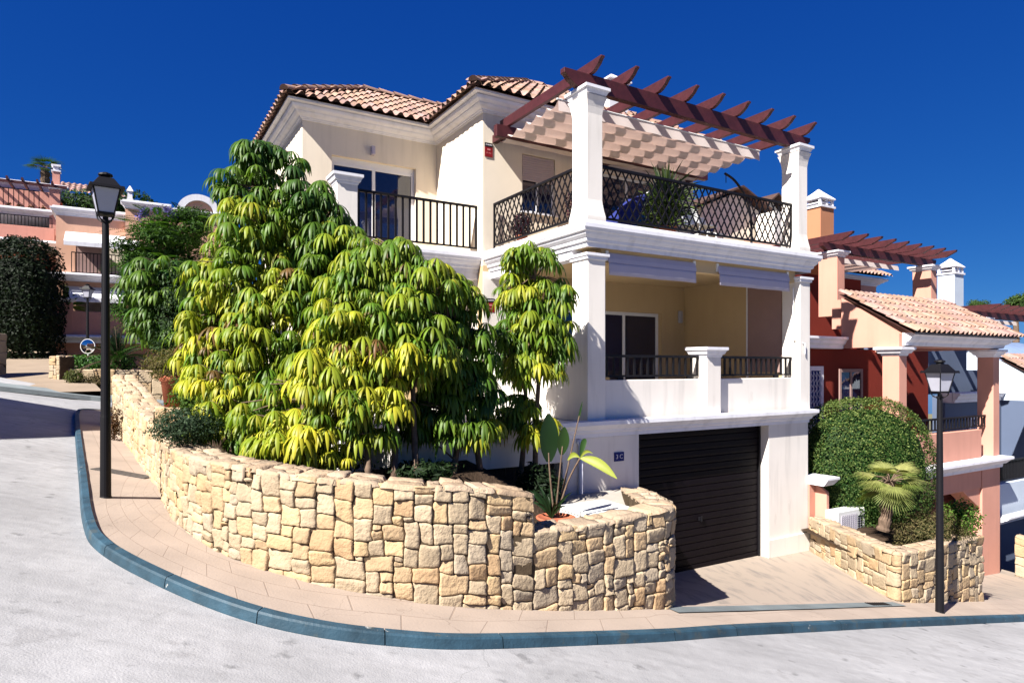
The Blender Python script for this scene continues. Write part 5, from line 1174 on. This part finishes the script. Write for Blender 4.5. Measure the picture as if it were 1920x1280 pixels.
q = MB(H); q.box(-5.9,-5.6,32,32.3,7.0,8.9); q.frus(-5.75,32.15,8.9,9.3,.12,.12,.1,.1); q.frus(-5.75,32.15,9.3,9.6,.16,.16,.02,.02); mk('chimney', q, M['trim'], P)
bush('hedge', 'dark hedge behind the upper balcony parapet of the peach building', 'hedge', H((-5.3,29.3,3.1)), (1.2,.4,.55), 2500, .07, (.012,.03,.008), (.04,.08,.02), power=4, shell=.3)
bush('hedge', 'dark flat hedge on the roof line behind the peach building', 'hedge', H((-6.9,36,9.3)), (2.6,1.0,.75), 3500, .09, (.012,.035,.008), (.05,.10,.02), power=4, shell=.3)
bush('hedge', 'low bright green hedge along the far planter wall', 'hedge', at(190,681,22.0), (1.1,.45,.32), 3500, .05, (.02,.07,.012), (.07,.16,.03), power=3, shell=.4)
K = thing('pink_building', H((-10.5,36,0)), 'pink building with dark pergola and flowered balconies on the far left', 'building')
q = MB(H); wall(q, -14, -9.0, -1, 9.4, 35, 35.3, [(-13.5,-9.4,6.7,8.3),(-13.5,-9.4,4.1,5.6)]); mk('wall', q, M['pink'], K)
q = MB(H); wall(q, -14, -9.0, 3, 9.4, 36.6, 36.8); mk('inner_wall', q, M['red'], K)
q = MB(H); q.sweep(corn(8.15,.4,.3), [(-14,33.6),(-9.4,33.6),(-9.4,36)]); q.box(-14,-9.41,33.61,36.6,7.75,8.13); q.sweep(corn(6.45,.4,.3), [(-14,33.0),(-9.0,33.0),(-9.0,36)]); q.box(-14,-9.01,33.01,36.6,6.1,6.43); mk('balcony_slab', q, M['trim'], K)
Bq(K, 'parapet', 'pink', (-14,-9.1,33.1,33.3,6.45,7.15), bevel=.01)
bar_railing(K, H, (-14,33.2), (-9.2,33.2), 7.15, 7.7, 34); 
q = MB(H); q.box(-14,-9.6,33.7,33.85,8.15,8.22); mk('sill', q, M['pink'], K)
r = bar_railing(K, H, (-13.2,33.8), (-9.8,33.8), 8.2, 9.15, 16)
q = MB(H); q.box(-14,-8.6,33.4,33.55,9.35,9.48); pgm = mk('pergola', q, M['wood'], K)
q = MB(H); q.box(-13.6,-13.52,33.2,36.8,9.48,9.62); r0 = mk('rafter', q, M['wood'], pgm)
for k in range(1, 8): copy_part(r0, Vector(H((.62*k,0,0)))-Vector(H((0,0,0))), pgm)
q = MB(H); q.box(-9.35,-8.9,33.5,33.9,6.4,9.35); pp = mk('pier', q, M['pink'], K); q = MB(H); cap(q,-9.35,-8.9,33.5,33.9,9.45,.08); mk('capital', q, M['trim'], pp)
q = MB(H); q.sweep(corn(10.3,.45,.25), [(-15,37),(-9.0,37),(-9.0,40)]); q.box(-15,-9.01,37.01,40,9.0,10.28); mk('upper_cornice', q, M['trim'], K)
q = MB(H); q.box(-9.55,-9.2,37.5,37.9,10.2,11.2); ch = mk('chimney', q, M['pink'], K); q = MB(H); q.box(-9.6,-9.15,37.45,37.95,11.2,11.27); q.box(-9.52,-9.23,37.53,37.87,11.27,11.5); q.box(-9.6,-9.15,37.45,37.95,11.5,11.6); mk('chimney_cap', q, M['trim'], ch)
q = MB(H); q.box(-9.2,-5.0,40,44,8.0,10.5); q.sweep(corn(10.6,.4,.3), [(-9.2,44),(-9.2,40),(-5,40)]); gable = mk('rear_wall', q, M['blue_white'], K)
q = MB(); du = Vector(H((1,0,0)))-Vector(H((0,0,0))); tiles(q, H((-9.4,39.6,10.62)), du, Vector(H((0,1,.55)))-Vector(H((0,0,0))), 3.9, 1.8, tw=.3, rowh=.45, keep=lambda a, b: b < 3.9-a); mk('roof', q, M['tile'], K)
mb = MB()
for k in range(9): leaves(mb, H((-13.0+.48*k,33.7,8.25)), (.16,.14,.16), 60, .06, (.09,.04,.02), (.2,.09,.05), core=False, shell=.8)
mk('balcony_flowers', mb, L['soft'], K)
bush('hedge', 'tall dark cypress hedge at the far left beside the pale path', 'hedge', at(28,570,27.5), (1.75,1.2,2.7), 24000, .07, (.0025,.007,.0025), (.010,.022,.006), power=4, shell=.2, bump=.12)
bush('hedge', 'narrow dark hedge closing the far end of the pale path', 'hedge', at(78,590,31), (1.0,1.0,1.9), 12000, .075, (.002,.006,.0025), (.010,.02,.005), power=4, shell=.2, bump=.15)
stone_wall('stone_wall', 'stone wall at the left edge beside the pale path', [(-17.3,18.0),(-16.9,19.5),(-16.75,21.4)], [1.1,1.1,1.1], [-.9]*3, .4, .2, bright=.9)
stone_wall('stone_wall', 'far stone planter wall behind the near lamp post', [(-14.6,21.0),(-12.2,21.6),(-9.8,22.0)], [-.06,-.10,-.12], [-1.3]*3, .4, .2)
stone_wall('stone_pillar', 'small stone pillar between the pale path and the far planter wall', [(-15.0,20.9),(-14.55,20.75)], [.36,.36], [-1.2]*2, .5, .09)
# cycad
c = at(222, 690, 21.9); t = thing('cycad', c, 'dark cycad with arching fronds in the far planter', 'plant'); mb = MB(); st = MB()
for k in range(46):
    a = random.uniform(0, 6.28); el = random.uniform(.05, 1.35); l = random.uniform(1.0,1.5); d = Vector((cos(a)*cos(el), sin(a)*cos(el), sin(el))); P_ = [Vector(c)+Vector((0,0,.25))+d*l*s+Vector((0,0,-.55*l*s*s*cos(el))) for s in (0,.2,.4,.6,.8,1)]
    st.tube(P_, .014, 4, cap=False); g = random.uniform(.6,1.4)
    for q in range(26):
        s = .12+.88*q/26; p = Vector(c)+Vector((0,0,.25))+d*l*s+Vector((0,0,-.55*l*s*s*cos(el))); sd = d.cross(Vector((0,0,1))).normalized(); w = .2*sin(pi*(s*.85+.1))
        for sg in (1,-1): i = mb.V(tuple(p), tuple(p+sd*sg*w+d*.05+Vector((0,0,.03))), tuple(p+d*.03)); mb.F((i,i+1,i+2), (.018*g,.05*g,.014*g))
mk('fronds', mb, L['dark'], t); mk('stalks', st, M['bark'], t)
mb = MB(); mb.lathe(c[:2], [(.2,c[2]-.4),(.17,c[2]+.3)], 10); mk('trunk', mb, M['bark'], t)
# house outside the left edge that shades the road
S_ = thing('roadside_house', (-16,5,-1), 'salmon roadside house left of the photo edge, its shadow lying on the road', 'house')
q = MB(); q.box(-21,-12.2,-3,11.0,-2,4.2); mk('wall', q, M['salmon'], S_)
q = MB(); q.sweep(corn(4.6,.45,.3), [(-21,-3),(-12.2,-3),(-12.2,11.0),(-21,11.0)], True); q.box(-20.99,-12.21,-2.99,10.99,4.15,4.58); mk('cornice', q, M['trim'], S_)
for yy in (-1, 3, 7):
    q = MB(); q.box(-12.19,-12.15,yy,yy+1.4,.6,2.6); mk('window', q, M['glass'], S_)
# ================================================================ RIGHT AND REAR BACKGROUND
G = thing('gabled_house', H((13,19,0)), 'distant beige house with two low gables behind the roof terrace', 'house')
def gable_block(x0, x1, y0, y1, z0, ze, zr):
    q = MB(H); q.box(x0,x1,y0,y1,z0,ze); xm = (x0+x1)/2; q.poly([(x0,y0,ze),(x1,y0,ze),(xm,y0,zr)], (0,y1-y0,0)); mk('wall', q, M['cream'], G)
    q = MB(H)
    for s in (-1, 1):
        xe = x0-.4 if s < 0 else x1+.4; q.poly([(xm,y0-.4,zr+.14),(xe,y0-.4,ze-.02),(xe,y0-.4,ze+.06),(xm,y0-.4,zr+.22)], (0,y1-y0+.8,0))
    mk('roof', q, M['dark_edge'], G)
gable_block(13.2,17.0,10,16,-3,6.20,6.98); gable_block(17.1,18.5,10.4,16,-3,6.5,7.15); gable_block(9.0,12.9,12,18,-3,6.2,6.9)
q = MB(H); q.box(16.2,18.3,9.0,9.9,-3,6.2); mk('white_extension', q, M['white'], G)
# white tower chimney and mountain
t = thing('white_tower', H((15.5,12,2)), 'slim white chimney tower with a small opening beside the peach chimney', 'chimney')
cX = at(1519, 445, 22); q = MB(); q.lathe(cX[:2], [(.34,2.5),(.34,4.25),(.40,4.27),(.40,4.33),(.25,4.36),(.17,4.75),(.16,5.08),(.20,5.1),(.20,5.14),(.14,5.22),(.02,5.36)], 10); mk('shaft', q, M['trim'], t)
q = MB(); q.box(cX[0]-.04,cX[0]+.04,cX[1]-.20,cX[1]-.14,4.82,4.98); mk('vent', q, M['dark'], t)
mb = MB(); nx = 60
for j in range(3):
    for i in range(nx+1):
        X = 1250+i*40; h = 190+140*noise.noise((X*.0017, 2.2, 0))+60*noise.noise((X*.006, 5, 0))+18*noise.noise((X*.02, 5, 0)); h *= max(.15, 1-abs(X-1950)/1500)
        mb.V((X, 3000+j*500+(j==1)*0, -30 if j == 0 else (h if j == 1 else -30)))
for j in range(2):
    for i in range(nx): a = j*(nx+1)+i; mb.F((a, a+1, a+nx+2, a+nx+1))
tag(mk('far_mountain_hills', mb, M['hill'], smooth=False), kind='structure')
def round_tree(label, u, v, Y, r):
    c = at(u, v, Y); t = thing('round_tree', (c[0],c[1],c[2]-r*2), label, 'tree'); mb = MB(); mb.tube([(c[0],c[1],c[2]-r*2.5),(c[0],c[1],c[2])], [.2,.1], 8); mk('trunk', mb, M['bark'], t)
    mb = MB()
    for k in range(7): leaves(mb, (c[0]+random.uniform(-.6,.6)*r, c[1]+random.uniform(-.5,.5)*r, c[2]+random.uniform(-.4,.4)*r), (r*.6,r*.6,r*.45), 600, r*.07, (.02,.05,.012), (.09,.15,.035), shell=.5, bump=.3)
    mk('crown', mb, L['soft'], t)
round_tree('small round tree beyond the roofs right of the cool white chimney', 1830, 574, 42, .62)
round_tree('larger dark round tree at the right edge above the roofs', 1905, 570, 42, 1.0)
# right-edge iron balcony of the cool white villa
t = thing('garden_balcony', H((14.6,.3,-4.3)), 'pale blue balcony parapet with black iron railing at the right edge', 'balcony')
q = MB(H); q.box(13.3,16.2,.2,.4,-3.9,-3.02); mk('parapet', q, M['blue_white'], t, bevel=.01)
bar_railing(t, H, (13.3,.3), (16.2,.3), -2.98, -2.45, 34)
q = MB(H); q.sweep(corn(-3.75,.3,.3), [(13.2,.2),(16.2,.2)]); mk('ledge', q, M['trim'], t)
# ================================================================ SUN, SKY, CAMERA
el = radians(43.5); az = (-.656, -.755)
sd = bpy.data.lights.new('sun', 'SUN'); sd.energy = 5.0; sd.angle = radians(.5); sd.color = (1.0,.955,.87)
so = bpy.data.objects.new('sun', sd); C.objects.link(so)
tosun = Vector((az[0]*cos(el), az[1]*cos(el), sin(el))); so.rotation_euler = (-tosun).to_track_quat('-Z', 'Y').to_euler(); so.location = tosun*60
w = bpy.data.worlds.new('World'); bpy.context.scene.world = w; w.use_nodes = True; nt = w.node_tree
sky = nt.nodes.new('ShaderNodeTexSky'); sky.sky_type = 'NISHITA'; sky.sun_disc = False; sky.sun_elevation = el; sky.sun_rotation = atan2(az[0], az[1])
sky.altitude = 3000; sky.air_density = .7; sky.dust_density = 0; sky.ozone_density = 10
sp = nt.nodes.new('ShaderNodeSeparateColor'); cb = nt.nodes.new('ShaderNodeCombineColor'); nt.links.new(sky.outputs['Color'], sp.inputs[0])
for i, (a, p) in enumerate(((.103,1.4),(.336,.791),(1.139,.399))):   # deep polarised southern sky
    pw = nt.nodes.new('ShaderNodeMath'); pw.operation = 'POWER'; pw.inputs[1].default_value = p; ml = nt.nodes.new('ShaderNodeMath'); ml.operation = 'MULTIPLY'; ml.inputs[1].default_value = a
    nt.links.new(sp.outputs[i], pw.inputs[0]); nt.links.new(pw.outputs[0], ml.inputs[0]); nt.links.new(ml.outputs[0], cb.inputs[i])
bg = nt.nodes['Background']; bg.inputs['Strength'].default_value = .077
nt.links.new(cb.outputs[0], bg.inputs['Color'])
sc = bpy.context.scene
cam = bpy.data.cameras.new('camera'); co = bpy.data.objects.new('camera', cam); C.objects.link(co); sc.camera = co
cam.sensor_width = 36; cam.lens = 1210/1920*36; cam.shift_y = (688-640)/1920; cam.clip_end = 8000; cam.clip_start = .05
co.location = (0,0,0); co.rotation_euler = (radians(90), 0, 0)
sc.view_settings.view_transform = 'Standard'; sc.view_settings.look = 'None'; sc.view_settings.gamma = 1; sc.view_settings.exposure = 1.58
sc.cycles.max_bounces = 8; sc.cycles.diffuse_bounces = 3
for o in bpy.data.objects:
    if 'wo' in o: del o['wo']
